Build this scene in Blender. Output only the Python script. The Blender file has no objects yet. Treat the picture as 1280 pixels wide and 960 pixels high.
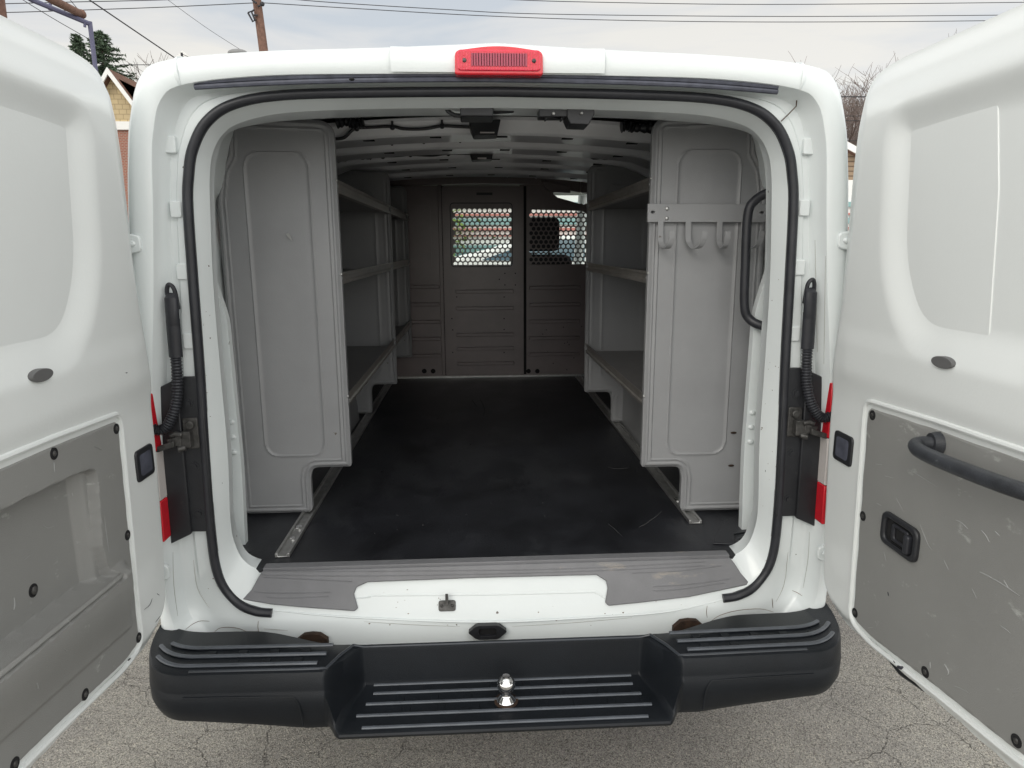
import bpy, bmesh, math, random
import numpy as np
from mathutils import Vector, Matrix
random.seed(7); np.random.seed(7)
sc = bpy.context.scene
col = sc.collection
R = math.radians
# ------------------------------------------------------------------ camera model (solved from the photograph)
CAM = np.array([-0.0678, -1.8833, 1.6636]); YAW, PITCH, ROLL = R(3.087), R(11.335), R(-.278); FPX = 858.6
def cam_axes():
    cy, sy = math.cos(YAW), math.sin(YAW)
    f = np.array([sy*math.cos(PITCH), cy*math.cos(PITCH), -math.sin(PITCH)])
    r = np.array([cy, -sy, 0]); u = np.cross(r, f)
    return r*math.cos(ROLL)+u*math.sin(ROLL), u*math.cos(ROLL)-r*math.sin(ROLL), f
CR, CU, CF = cam_axes()
def U(px, py, x=None, y=None, z=None):
    d = CF + CR*(px-640)/FPX + CU*(480-py)/FPX
    t = (x-CAM[0])/d[0] if x is not None else (y-CAM[1])/d[1] if y is not None else (z-CAM[2])/d[2]
    p = CAM+d*t
    return Vector((float(p[0]), float(p[1]), float(p[2])))
# ------------------------------------------------------------------ tagging
def tag(o, label=None, cat=None, group=None, kind=None):
    if label: o['label'] = label
    if cat: o['category'] = cat
    if group: o['group'] = group
    if kind: o['kind'] = kind
    return o
def empty(name, loc=(0,0,0), label=None, cat=None, group=None):
    o = bpy.data.objects.new(name, None); col.objects.link(o); o.location = loc
    o.empty_display_size = .1
    return tag(o, label, cat, group)
# ------------------------------------------------------------------ mesh builder
class MB:
    def __init__(s): s.v = []; s.f = []
    def add(s, vs, fs):
        n = len(s.v); s.v += [tuple(v) for v in vs]; s.f += [tuple(i+n for i in f) for f in fs]; return s
    def box(s, x0, x1, y0, y1, z0, z1):
        return s.add([(x0,y0,z0),(x1,y0,z0),(x1,y1,z0),(x0,y1,z0),(x0,y0,z1),(x1,y0,z1),(x1,y1,z1),(x0,y1,z1)],
                     [(0,3,2,1),(4,5,6,7),(0,1,5,4),(1,2,6,5),(2,3,7,6),(3,0,4,7)])
    def tube(s, path, r, seg=10, cap=True, flat=1.0):
        P = [Vector(p) for p in path]; n = len(P); vs = []; fs = []
        rr = r if isinstance(r, (list, tuple)) else [r]*n
        prev = None
        for i, p in enumerate(P):
            t = (P[min(i+1, n-1)]-P[max(i-1, 0)])
            if t.length < 1e-9: t = Vector((0,0,1))
            t.normalize()
            if prev is None:
                a = Vector((0,0,1)) if abs(t.z) < .9 else Vector((0,1,0))
                nrm = (a - t*a.dot(t)).normalized()
            else:
                nrm = (prev - t*prev.dot(t)).normalized()
            prev = nrm; b = t.cross(nrm)
            for k in range(seg):
                an = 2*math.pi*k/seg
                vs.append(p + (nrm*math.cos(an)*flat + b*math.sin(an))*rr[i])
        for i in range(n-1):
            for k in range(seg):
                k2 = (k+1) % seg
                fs.append((i*seg+k, i*seg+k2, (i+1)*seg+k2, (i+1)*seg+k))
        if cap:
            fs.append(tuple(range(seg))[::-1]); fs.append(tuple((n-1)*seg+k for k in range(seg)))
        return s.add(vs, fs)
    def prism(s, poly, m, w0, w1):
        n = len(poly)
        vs = [m(u, v, w0) for u, v in poly]+[m(u, v, w1) for u, v in poly]
        fs = [tuple(range(n))[::-1], tuple(range(n, 2*n))]+[(i, (i+1) % n, n+(i+1) % n, n+i) for i in range(n)]
        return s.add(vs, fs)
    def holed(s, outer, holes, m, w0, w1):
        bm = bmesh.new(); es = []
        loops = [outer]+holes
        for lp in loops:
            vs = [bm.verts.new((u, v, 0)) for u, v in lp]
            es += [bm.edges.new((vs[i], vs[(i+1) % len(vs)])) for i in range(len(vs))]
        bmesh.ops.triangle_fill(bm, use_beauty=True, edges=es)
        bm.verts.index_update()
        base = [(v.co.x, v.co.y) for v in bm.verts]; tri = [tuple(v.index for v in f.verts) for f in bm.faces]
        bm.free(); n = len(base)
        vs = [m(u, v, w0) for u, v in base]+[m(u, v, w1) for u, v in base]
        fs = [t[::-1] for t in tri]+[tuple(i+n for i in t) for t in tri]
        k = 0
        for lp in loops:
            L = len(lp)
            fs += [(k+i, k+(i+1) % L, n+k+(i+1) % L, n+k+i) for i in range(L)]; k += L
        return s.add(vs, fs)
    def sphere(s, c, r, seg=16, rings=10, sc3=(1,1,1)):
        vs = [(c[0], c[1], c[2]+r*sc3[2])]; fs = []
        for i in range(1, rings):
            a = math.pi*i/rings
            for k in range(seg):
                b = 2*math.pi*k/seg
                vs.append((c[0]+r*sc3[0]*math.sin(a)*math.cos(b), c[1]+r*sc3[1]*math.sin(a)*math.sin(b), c[2]+r*sc3[2]*math.cos(a)))
        vs.append((c[0], c[1], c[2]-r*sc3[2])); last = len(vs)-1
        for k in range(seg):
            fs.append((0, 1+k, 1+(k+1) % seg)); fs.append((last, last-seg+(k+1) % seg, last-seg+k))
        for i in range(rings-2):
            for k in range(seg):
                a = 1+i*seg+k; b = 1+i*seg+(k+1) % seg
                fs.append((a, a+seg, b+seg, b))
        return s.add(vs, fs)
    def grid(s, rows, close=False):
        n = len(rows[0]); vs = [p for r in rows for p in r]; fs = []
        for i in range(len(rows)-1):
            for k in range(n if close else n-1):
                fs.append((i*n+k, i*n+(k+1) % n, (i+1)*n+(k+1) % n, (i+1)*n+k))
        return s.add(vs, fs)
    def build(s, name, mat, parent=None, bev=0, seg=2, angle=40, smooth=True, recalc=True):
        me = bpy.data.meshes.new(name)
        me.from_pydata([tuple(map(float, v)) for v in s.v], [], s.f)
        if recalc:
            bm = bmesh.new(); bm.from_mesh(me)
            bmesh.ops.recalc_face_normals(bm, faces=bm.faces)
            bm.to_mesh(me); bm.free()
        me.materials.append(mat)
        if smooth:
            me.shade_smooth(); me.set_sharp_from_angle(angle=R(angle))
        o = bpy.data.objects.new(name, me); col.objects.link(o)
        if parent: o.parent = parent; o.matrix_parent_inverse = Matrix.Translation(-Vector(world_loc(parent)))
        if bev:
            b = o.modifiers.new('bevel', 'BEVEL'); b.width = bev; b.segments = seg; b.limit_method = 'ANGLE'; b.angle_limit = R(40)
            b.use_clamp_overlap = True
            b.harden_normals = False
        return o
def comps(mb):
    par = list(range(len(mb.v)))
    def find(a):
        while par[a] != a: par[a] = par[par[a]]; a = par[a]
        return a
    for f in mb.f:
        r0 = find(f[0])
        for k in f[1:]: par[find(k)] = r0
    out = {}
    for f in mb.f: out.setdefault(find(f[0]), []).append(f)
    res = []
    for fs in out.values():
        idx = {}; m = MB()
        for f in fs:
            for k in f:
                if k not in idx: idx[k] = len(m.v); m.v.append(mb.v[k])
        m.f = [tuple(idx[k] for k in f) for f in fs]; res.append(m)
    return res
def build_each(mb, name, mat, parent=None, **k):
    return [c.build(name, mat, parent, **k) for c in comps(mb)]
def offset(poly, d):
    """polygon moved outwards by d (counter-clockwise or clockwise)"""
    n = len(poly); A = sum(poly[i][0]*poly[(i+1) % n][1]-poly[(i+1) % n][0]*poly[i][1] for i in range(n)); sg = 1 if A > 0 else -1; out = []
    for i in range(n):
        a, b = Vector(poly[i-1]), Vector(poly[(i+1) % n]); t = (b-a)
        if t.length < 1e-9: t = Vector((1, 0))
        t.normalize(); out.append((poly[i][0]+sg*t.y*d, poly[i][1]-sg*t.x*d))
    return out
def world_loc(o):
    v = Vector(o.location)
    while o.parent:
        v = v + o.matrix_parent_inverse.translation + o.parent.location; o = o.parent
    return v
XZ = lambda u, v, w: (u, w, v)
XY = lambda u, v, w: (u, v, w)
def mirror_x(m): return lambda u, v, w: (lambda p: (-p[0], p[1], p[2]))(m(u, v, w))
def fillet(pts, seg=6):
    out = []; n = len(pts)
    for i in range(n):
        p = Vector(pts[i][:2]); r = pts[i][2] if len(pts[i]) > 2 else 0
        a = Vector(pts[i-1][:2]); b = Vector(pts[(i+1) % n][:2])
        if r <= 0: out.append(tuple(p)); continue
        d1 = (a-p); d2 = (b-p); l = min(r, d1.length*.49, d2.length*.49)
        q0 = p+d1.normalized()*l; q1 = p+d2.normalized()*l
        for k in range(seg+1):
            t = k/seg; q = q0*(1-t)**2+p*2*t*(1-t)+q1*t*t; out.append((q.x, q.y))
    return out
def rrect(u0, u1, v0, v1, r, seg=6): return fillet([(u0,v0,r),(u1,v0,r),(u1,v1,r),(u0,v1,r)], seg)
def ellipse(cu, cv, a, b, n=24): return [(cu+a*math.cos(2*math.pi*k/n), cv+b*math.sin(2*math.pi*k/n)) for k in range(n)]
def catmull(P, sub=5, closed=False):
    P = [tuple(p) for p in P]; n = len(P); out = []
    rng = range(n if closed else n-1)
    for i in rng:
        p0 = P[(i-1) % n] if closed or i > 0 else P[0]; p1 = P[i]; p2 = P[(i+1) % n]; p3 = P[(i+2) % n] if closed or i+2 < n else P[-1]
        for k in range(sub):
            t = k/sub
            out.append(tuple(.5*((2*b)+(c-a)*t+(2*a-5*b+4*c-d)*t*t+(3*b-a-3*c+d)*t**3) for a, b, c, d in zip(p0, p1, p2, p3)))
    if not closed: out.append(P[-1])
    return out
def sdf(poly, Q):
    """signed distance (positive inside) and nearest boundary point; Q is (N,2)"""
    A = np.array(poly, float); B = np.roll(A, -1, 0); best = np.full(len(Q), 1e9); near = np.zeros_like(Q); ins = np.zeros(len(Q), bool)
    for a, b in zip(A, B):
        e = b-a; L = e@e
        if L < 1e-14: continue
        t = np.clip(((Q-a)@e)/L, 0, 1); pt = a+t[:, None]*e
        d = np.hypot(*(Q-pt).T); m = d < best; best[m] = d[m]; near[m] = pt[m]
        c = ((a[1] > Q[:, 1]) != (b[1] > Q[:, 1]))
        with np.errstate(divide='ignore', invalid='ignore'):
            xi = (b[0]-a[0])*(Q[:, 1]-a[1])/(b[1]-a[1]+1e-18)+a[0]
        ins ^= c & (Q[:, 0] < xi)
    return np.where(ins, best, -best), near
def ss(x, a, b):
    t = np.clip((x-a)/(b-a), 0, 1); return t*t*(3-2*t)
def relief(mb, poly, step, hf, m):
    A = np.array(poly); lo = A.min(0)-step*.5; hi = A.max(0)+step*1.5
    us = np.arange(lo[0], hi[0], step); vs = np.arange(lo[1], hi[1], step)
    UU, VV = np.meshgrid(us, vs, indexing='ij'); Q = np.stack([UU.ravel(), VV.ravel()], 1)
    d, near = sdf(poly, Q); out = d < 0; Q2 = Q.copy(); Q2[out] = near[out]; dd = np.where(out, 0, d)
    h = hf(Q2[:, 0], Q2[:, 1], dd)
    nu, nv = UU.shape; ok = ~out.reshape(nu, nv)
    keep = ok[:-1, :-1] | ok[1:, :-1] | ok[:-1, 1:] | ok[1:, 1:]
    idx = -np.ones(nu*nv, int); used = []; fs = []
    for i, j in zip(*np.nonzero(keep)):
        q = [i*nv+j, (i+1)*nv+j, (i+1)*nv+j+1, i*nv+j+1]
        f = []
        for k in q:
            if idx[k] < 0: idx[k] = len(used); used.append(k)
            f.append(int(idx[k]))
        fs.append(tuple(f))
    return mb.add([m(Q2[k, 0], Q2[k, 1], h[k]) for k in used], fs)
# ------------------------------------------------------------------ materials
def nodes(name):
    m = bpy.data.materials.new(name); m.use_nodes = True; nt = m.node_tree
    return m, nt, nt.nodes['Principled BSDF']
def srgb(r, g, b):
    f = lambda c: (c/255/12.92) if c/255 <= .04045 else ((c/255+.055)/1.055)**2.4
    return (f(r), f(g), f(b), 1)
def pmat(name, c, rough=.5, metal=0, var=0, vscale=3, bump=0, bscale=80, coat=0, spec=.5, marks=None, mscale=6, mthr=.68, mcol=None, stretch=None, rvar=0, chips=0):
    m, nt, bs = nodes(name); N = nt.nodes.new; L = nt.links.new
    c = tuple(c)[:3]+(1,)
    bs.inputs['Base Color'].default_value = c; bs.inputs['Roughness'].default_value = rough; bs.inputs['Metallic'].default_value = metal
    bs.inputs['Specular IOR Level'].default_value = spec; bs.inputs['Coat Weight'].default_value = coat; bs.inputs['Coat Roughness'].default_value = .08
    tc = N('ShaderNodeTexCoord'); src = tc.outputs['Object']
    if stretch:
        mp = N('ShaderNodeMapping'); mp.inputs['Scale'].default_value = stretch; L(src, mp.inputs['Vector']); ssrc = mp.outputs[0]
    else: ssrc = src
    cur = None
    if var:
        n = N('ShaderNodeTexNoise'); n.inputs['Scale'].default_value = vscale; n.inputs['Detail'].default_value = 6; n.inputs['Roughness'].default_value = .6; L(src, n.inputs['Vector'])
        r = N('ShaderNodeValToRGB'); r.color_ramp.elements[0].position = .3; r.color_ramp.elements[1].position = .7
        r.color_ramp.elements[0].color = tuple(x*(1-var) for x in c[:3])+(1,); r.color_ramp.elements[1].color = tuple(min(1, x*(1+var)) for x in c[:3])+(1,)
        L(n.outputs[0], r.inputs[0]); cur = r.outputs[0]
        if rvar:
            mr = N('ShaderNodeMapRange'); mr.inputs[3].default_value = max(0, rough-rvar); mr.inputs[4].default_value = min(1, rough+rvar); L(n.outputs[0], mr.inputs[0]); L(mr.outputs[0], bs.inputs['Roughness'])
    if marks is not None:
        n = N('ShaderNodeTexNoise'); n.inputs['Scale'].default_value = mscale; n.inputs['Detail'].default_value = 8; n.inputs['Roughness'].default_value = .7; L(ssrc, n.inputs['Vector'])
        r = N('ShaderNodeValToRGB'); r.color_ramp.elements[0].position = mthr; r.color_ramp.elements[1].position = min(1, mthr+.08)
        r.color_ramp.elements[1].color = (marks,)*3+(1,); r.color_ramp.elements[0].color = (0, 0, 0, 1)
        L(n.outputs[0], r.inputs[0])
        mx = N('ShaderNodeMix'); mx.data_type = 'RGBA'; L(r.outputs[0], mx.inputs[0])
        if cur: L(cur, mx.inputs[6])
        else: mx.inputs[6].default_value = c
        mx.inputs[7].default_value = tuple(mcol)[:3]+(1,); cur = mx.outputs[2]
    if chips:
        v = N('ShaderNodeTexVoronoi'); v.inputs['Scale'].default_value = 16; v.inputs['Randomness'].default_value = 1
        nn = N('ShaderNodeTexNoise'); nn.inputs['Scale'].default_value = 60; L(src, nn.inputs['Vector'])
        va = N('ShaderNodeVectorMath'); va.operation = 'MULTIPLY_ADD'; L(nn.outputs['Color'], va.inputs[0]); va.inputs[1].default_value = (.02,)*3; L(src, va.inputs[2]); L(va.outputs[0], v.inputs['Vector'])
        sep = N('ShaderNodeSeparateColor'); L(v.outputs['Color'], sep.inputs[0])
        ls = N('ShaderNodeMath'); ls.operation = 'LESS_THAN'; L(v.outputs['Distance'], ls.inputs[0]); ls.inputs[1].default_value = .065
        gt = N('ShaderNodeMath'); gt.operation = 'GREATER_THAN'; L(sep.outputs[0], gt.inputs[0]); gt.inputs[1].default_value = 1-chips
        mu = N('ShaderNodeMath'); mu.operation = 'MULTIPLY'; L(ls.outputs[0], mu.inputs[0]); L(gt.outputs[0], mu.inputs[1])
        mx = N('ShaderNodeMix'); mx.data_type = 'RGBA'; L(mu.outputs[0], mx.inputs[0])
        if cur: L(cur, mx.inputs[6])
        else: mx.inputs[6].default_value = c
        mx.inputs[7].default_value = (.12, .10, .085, 1); cur = mx.outputs[2]
    if cur: L(cur, bs.inputs['Base Color'])
    if bump:
        n = N('ShaderNodeTexNoise'); n.inputs['Scale'].default_value = bscale; n.inputs['Detail'].default_value = 3; L(src, n.inputs['Vector'])
        b = N('ShaderNodeBump'); b.inputs['Strength'].default_value = bump; b.inputs['Distance'].default_value = .002; L(n.outputs[0], b.inputs['Height']); L(b.outputs[0], bs.inputs['Normal'])
    return m
WHITE = pmat('white_paint', (.715,.755,.755), .30, var=.03, vscale=2.5, bump=.12, bscale=90, coat=.35, chips=.10, marks=.35, mscale=5, mthr=.70, mcol=(.50,.47,.41))
DOORW = pmat('door_paint', (.745,.77,.76), .32, var=.02, vscale=2, bump=.10, bscale=140, coat=.25, chips=.035)
SEALANT = pmat('brown_sealant', (.16,.11,.08), .8, var=.4, vscale=30)
RUBBER = pmat('black_rubber', (.022,.023,.028), .42, var=.25, vscale=20, bump=.1, bscale=200)
RUBBERG = pmat('grey_rubber', (.075,.08,.105), .42, var=.35, vscale=25, bump=.1)
MAT = pmat('floor_rubber', (.017,.018,.022), .42, var=.55, vscale=3.5, bump=.5, bscale=260, marks=.8, mscale=1.7, mthr=.50, mcol=(.036,.038,.043), rvar=.12, stretch=(1.6,.8,1))  # broad patches of sheen put into the colour as paler marks
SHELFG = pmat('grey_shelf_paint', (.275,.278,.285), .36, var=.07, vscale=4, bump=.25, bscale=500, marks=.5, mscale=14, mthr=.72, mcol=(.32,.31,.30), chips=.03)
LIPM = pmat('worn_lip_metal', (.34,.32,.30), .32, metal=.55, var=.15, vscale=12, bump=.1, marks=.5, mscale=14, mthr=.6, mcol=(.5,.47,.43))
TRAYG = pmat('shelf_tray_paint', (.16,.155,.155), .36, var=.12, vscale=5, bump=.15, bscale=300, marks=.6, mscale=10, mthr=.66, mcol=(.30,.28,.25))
PART = pmat('partition_paint', (.20,.168,.165), .28, var=.12, vscale=4, bump=.15, bscale=300, marks=.35, mscale=9, mthr=.68, mcol=(.2,.18,.17))
ALU = pmat('aluminium', (.48,.48,.47), .38, metal=.85, var=.2, vscale=25, bump=.2, bscale=100)
STEEL = pmat('dirty_steel', (.075,.073,.07), .45, metal=.5, var=.5, vscale=60, bump=.4, bscale=120)
CHROME = pmat('chrome', (.80,.80,.80), .10, metal=1)
BUMPER = pmat('bumper_plastic', (.0085,.0105,.0135), .44, var=.2, vscale=6, bump=.35, bscale=450, marks=.35, mscale=11, mthr=.70, mcol=(.035,.033,.03), spec=.28)
RIB = pmat('pale_plastic_rib', (.085,.095,.11), .34, var=.2, vscale=20, bump=.2, bscale=300)  # ribs in a paler tone than the bumper plastic
BLACKP = pmat('black_plastic', (.018,.019,.022), .42, var=.3, vscale=12, bump=.2, bscale=300, marks=.3, mscale=20, mthr=.64, mcol=(.10,.09,.08))
SILL = pmat('grey_sill_plastic', (.185,.186,.195), .5, var=.10, vscale=8, bump=.5, bscale=600, marks=.7, mscale=5, mthr=.62, mcol=(.33,.30,.26), stretch=(1,4,4))
TRIM = pmat('grey_trim_plastic', (.255,.255,.245), .55, var=.05, vscale=4, bump=.6, bscale=700, marks=.5, mscale=9, mthr=.615, mcol=(.55,.56,.54), stretch=(1,1.2,2.2))
CAPG = pmat('grey_cap', (.12,.12,.12), .5)
HANDLE = pmat('dark_handle_plastic', (.035,.038,.044), .40, var=.3, vscale=30, bump=.5, bscale=350, marks=.5, mscale=30, mthr=.66, mcol=(.22,.23,.23))
REDL = pmat('red_lens', (.62,.012,.025), .16, coat=.6, var=.1, vscale=40)
REDG = pmat('red_lens_inner', (.72,.02,.06), .22, coat=.4, bump=.8, bscale=160)
REDK = pmat('red_lens_dull', (.36,.03,.07), .3, coat=.5, bump=.4, bscale=300)
CLEARL = pmat('white_lens', (.62,.58,.56), .18, coat=.6, bump=.5, bscale=120)
ORANGE = pmat('orange_label', (.75,.30,.04), .5)
CABG = pmat('cab_trim', (.50,.52,.48), .7)
SEATM = pmat('seat_fabric', (.028,.028,.032), .85, bump=.5, bscale=300)
HOLE = pmat('dark_hole', (.008,.008,.009), .9)
RUST = pmat('rusty_hole', (.035,.018,.010), .9, var=.6, vscale=60)
TYRE = pmat('tyre_rubber', (.02,.02,.02), .8, bump=.4)
def glass(name, c=(.9,.95,.93), mixf=.88):
    m, nt, bs = nodes(name); N = nt.nodes.new; L = nt.links.new
    t = N('ShaderNodeBsdfTransparent'); t.inputs[0].default_value = c+(1,)
    g = N('ShaderNodeBsdfGlossy'); g.inputs['Roughness'].default_value = .03
    mx = N('ShaderNodeMixShader'); mx.inputs[0].default_value = 1-mixf; L(t.outputs[0], mx.inputs[1]); L(g.outputs[0], mx.inputs[2])
    L(mx.outputs[0], nt.nodes['Material Output'].inputs[0]); return m
WTRIM = pmat('white_trim', (.75,.75,.73), .6)
GLASS = glass('windshield_glass')
CARGLASS = pmat('dark_car_glass', (.10,.16,.20), .06, spec=.8)
# ------------------------------------------------------------------ the van
van = empty('cargo_van', (0,0,0), 'white cargo van seen from behind with both rear doors open and empty steel shelving inside', 'van')
S_ = [(0,.553),(.35,.553),(.66,.563),(.755,.58),(.815,.62),(.85,.70),(.858,.84),(.855,1.08),(.845,1.34),(.84,1.57),(.836,1.767),(.826,1.85),(.808,1.92),(.765,1.99),(.69,2.037),(.56,2.06),(.3,2.068),(0,2.072)]
L_ = [(0,.693),(.35,.693),(.66,.694),(.735,.70),(.777,.718),(.805,.76),(.817,.85),(.807,1.07),(.807,1.34),(.805,1.568),(.794,1.79),(.788,1.86),(.776,1.915),(.745,1.965),(.69,1.998),(.56,2.023),(.3,2.034),(0,2.038)]
R5 = [(0,.46),(.35,.46),(.66,.46),(.80,.48),(.90,.54),(.945,.62),(.95,.80),(.945,1.05),(.93,1.32),(.905,1.55),(.885,1.76),(.876,1.86),(.866,1.93),(.835,2.02),(.775,2.06),(.58,2.082),(.3,2.093),(0,2.097)]
R4 = [(0,.44),(.35,.44),(.66,.44),(.82,.46),(.92,.52),(.965,.60),(.97,.80),(.965,1.05),(.945,1.32),(.918,1.55),(.897,1.76),(.888,1.87),(.878,1.945),(.85,2.03),(.785,2.068),(.58,2.09),(.3,2.096),(0,2.098)]
R1 = [(0,.40),(.35,.40),(.66,.40),(.85,.40),(.95,.42),(1.005,.50),(1.01,.80),(1.012,1.05),(1.01,1.34),(.995,1.57),(.978,1.79),(.968,1.88),(.952,1.985),(.913,2.098),(.838,2.140),(.6,2.162),(.3,2.174),(0,2.189)]
lerp = lambda A, B, t: [(a[0]+(b[0]-a[0])*t, a[1]+(b[1]-a[1])*t) for a, b in zip(A, B)]
def ring(P, y, ybot=None, ytop=None, sub=5):
    n = len(P); pts = []
    for i, (x, z) in enumerate(P):
        yy = y
        if ybot is not None: yy = ybot if i < 3 else (ybot+(y-ybot)*(i-2)/3 if i < 5 else y)
        if ytop is not None and i > n-5: yy = y+(ytop-y)*min(1, (i-(n-5))/2)
        pts.append((x, yy, z))
    h = catmull(pts, sub)
    return h + [(-x, y_, z) for x, y_, z in h[::-1][1:-1]]
grow = lambda P, d: [(x+(d if x > .2 else 0), z+(d*.8 if z > 1.9 else 0)) for x, z in P]
mb = MB()
mb.grid([ring(grow(R1, .012), 3.35), ring(grow(R1, .010), .6), ring(grow(R1, .003), .2), ring(R1, .10), ring(lerp(R4, R1, .955), .05), ring(lerp(R4, R1, .84), .018),
         ring(lerp(R4, R1, .70), .003), ring(lerp(R4, R1, .5), -.003), ring(lerp(R4, R1, .12), -.003), ring(R4, .001)], True)
body = mb.build('body_shell', WHITE, van, angle=50)
seal_y, seal_b = .062, .035
mb = MB()
mid = lerp(S_, L_, .22)
def bead(A, B, t, y, **k): return ring(lerp(A, B, t), y, **k)
mb.grid([ring(R4, .001), ring(lerp(R5, R4, .7), .012, .006), ring(R5, .058, .012), ring(lerp(R5, S_, .12), .066, .016), ring(lerp(R5, S_, .45), .066, .022), ring(lerp(R5, S_, .55), .058, .024), ring(S_, .058, .0315),
         ring(mid, .050, .0445), ring(lerp(S_, L_, .40), .062, .0555), ring(lerp(S_, L_, .9), .112, .0865), ring(L_, .122, .094)], True)
mb.build('door_frame', WHITE, van, angle=38)
# weatherstrip: runs round the opening, its ends stop at the sill
path = [p for p in catmull([(x, seal_y-.008 if z > .62 else seal_b+.004, z) for x, z in lerp(S_, L_, .18)], 6) if not (p[0] < .668 and p[2] < .8)]
mb = MB(); full = [(-x, y, z) for x, y, z in path][:-1]+path[::-1]
mb.tube(full, .0145, 10, flat=.9)
fl = [(x, y+.012, z) for x, y, z in full]
mb.tube(fl, .011, 8)
mb.build('weatherstrip', RUBBER, van)
# header rubber strip under the roof edge
mb = MB(); st = catmull([tuple(U(px, py, y=.012)) for px, py in [(243,106),(330,101),(450,97.5),(600,96.5),(760,99.5),(880,104.5),(972,112)]], 6)
for dz, r in ((.006,.007),(-.006,.0065)): mb.tube([(x, y, z+dz) for x, y, z in st], r, 8)
mb.build('header_strip', RUBBERG, van)
# sealant cracks in the gutter corners and recess ledges
for s in (1, -1):
    P = [(225,110),(228,118),(229,128),(238,137),(250,148)]
    mb = MB(); mb.tube([(-s*p.x*-1 if s < 0 else -p.x, p.y, p.z) for p in [U(a, b, y=.050) for a, b in P]], .0016, 6)
    mb.build('seam', SEALANT, van)
    mb = MB()
    for z, w in ((1.93,.034),(1.765,.03),(1.60,.03),(1.41,.03)):
        x0 = .845 if z > 1.9 else .846
        mb.prism(rrect(x0, x0+w, z-.022, z+.022, .006), XZ if s > 0 else mirror_x(XZ), .052, .068)
    build_each(mb, 'gutter_ledge', WHITE, van, bev=.003)
    # little chips on the pinch flange: punched holes
    mb = MB()
    for z in (1.86,1.74,1.60,1.47,1.30,1.15,.98,.86):
        x = np.interp(z, [p[1] for p in L_[5:12]], [p[0] for p in L_[5:12]])+.016+random.uniform(-.004,.004)
        mb.prism(ellipse(s*x, z, .0025, .005, 10), XZ, .098, .106)
    build_each(mb, 'flange_hole', HOLE, van)
# interior shell ------------------------------------------------
side = lambda d: [(x+(d if i > 3 and x > .5 else 0), z) for i, (x, z) in enumerate(L_)]
def inner(xw, zt, arch, y, zf=.67, **k):
    P = []
    for i, (x, z) in enumerate(L_):
        if i < 4: P.append((x if i < 3 else .80, zf))
        elif i == 4: P.append((xw-.02, zf))
        elif i < 12: P.append((xw-(.035 if i > 10 else 0), z if i > 5 else .73))
        elif i == 12: P.append((xw-.07, 1.99))
        elif i == 13: P.append((xw-.12, zt-arch-.035))
        else:
            t = x/.85; P.append((x, zt-arch*t*t))
    return ring(P, y, **k)
mb = MB()
mb.grid([ring(L_, .122, .094), ring(side(.010), .16, .12, .22), ring([(a, b+(.010 if i > 12 else 0)) for i, (a, b) in enumerate(side(.012))], .19, .15, .29), inner(.93, 2.09, .03, .25, ytop=.32),
         inner(.93, 2.175, .06, .36), inner(.93, 2.20, .06, 1.8), inner(.93, 2.235, .06, 3.40)], True)
mb.build('cargo_lining', WHITE, van, angle=30)
# header underside embossing
mb = MB()
for px, py in ((461,132),(818,138)):
    p = U(px, py, z=2.052)
    mb.sphere((p.x, p.y, 2.056), .028, 14, 8, (1, .8, .2))
build_each(mb, 'header_emboss', WHITE, van)
mb = MB()
for px, py in ((400,132),(411,133),(762,130),(825,134),(846,131),(440,103)):
    p = U(px, py, z=2.045); mb.sphere((p.x, p.y, 2.052), .007, 8, 6, (1, 1, .5))
build_each(mb, 'header_hole', HOLE, van)
# roof bows
BOWM = pmat('roof_bow_paint', (.80,.81,.83), .35, var=.08, vscale=5, bump=.1, coat=.2)
LINERM = pmat('roof_skin_shade', (.30,.31,.33), .5, var=.08, vscale=5)  # white roof skin greyed: shade between the bows put into its colour
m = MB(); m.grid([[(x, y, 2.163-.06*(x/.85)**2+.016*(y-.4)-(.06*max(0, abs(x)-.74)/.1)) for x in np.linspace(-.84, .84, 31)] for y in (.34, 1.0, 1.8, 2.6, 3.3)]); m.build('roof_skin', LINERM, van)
for i, yf in enumerate((.92,1.33,1.70,2.10,2.55)):
    mb = MB(); rows = []; zb = 2.088+.004*i
    bz = lambda dx: zb-.055*(dx/.86)**2-.05*max(0, abs(dx/.86)-.8)/.2*abs(dx/.86)
    for dx in np.linspace(-.86, .86, 33):
        z = bz(dx)
        rows.append([(dx, yf-.045, z+.060), (dx, yf-.020, z+.052), (dx, yf-.004, z+.008), (dx, yf+.006, z), (dx, yf+.205, z+.003), (dx, yf+.215, z+.075)])
    mb.grid(rows)
    bow = mb.build('roof_bow', BOWM, van, angle=25)
    mb = MB()
    for k in range(-2, 3):
        x = k*.26+.05+.03*(i % 2); mb.box(x-.022, x+.022, yf+.03, yf+.055, bz(x)-.002, bz(x)+.004)
    build_each(mb, 'slot', HOLE, bow)
    mb = MB()
    for k in (-.42, -.28, -.12): mb.sphere((k, yf-.012, bz(k)+.028), .006, 8, 6)
    if i in (1, 3): build_each(mb, 'bolt_hole', HOLE, bow)
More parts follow.
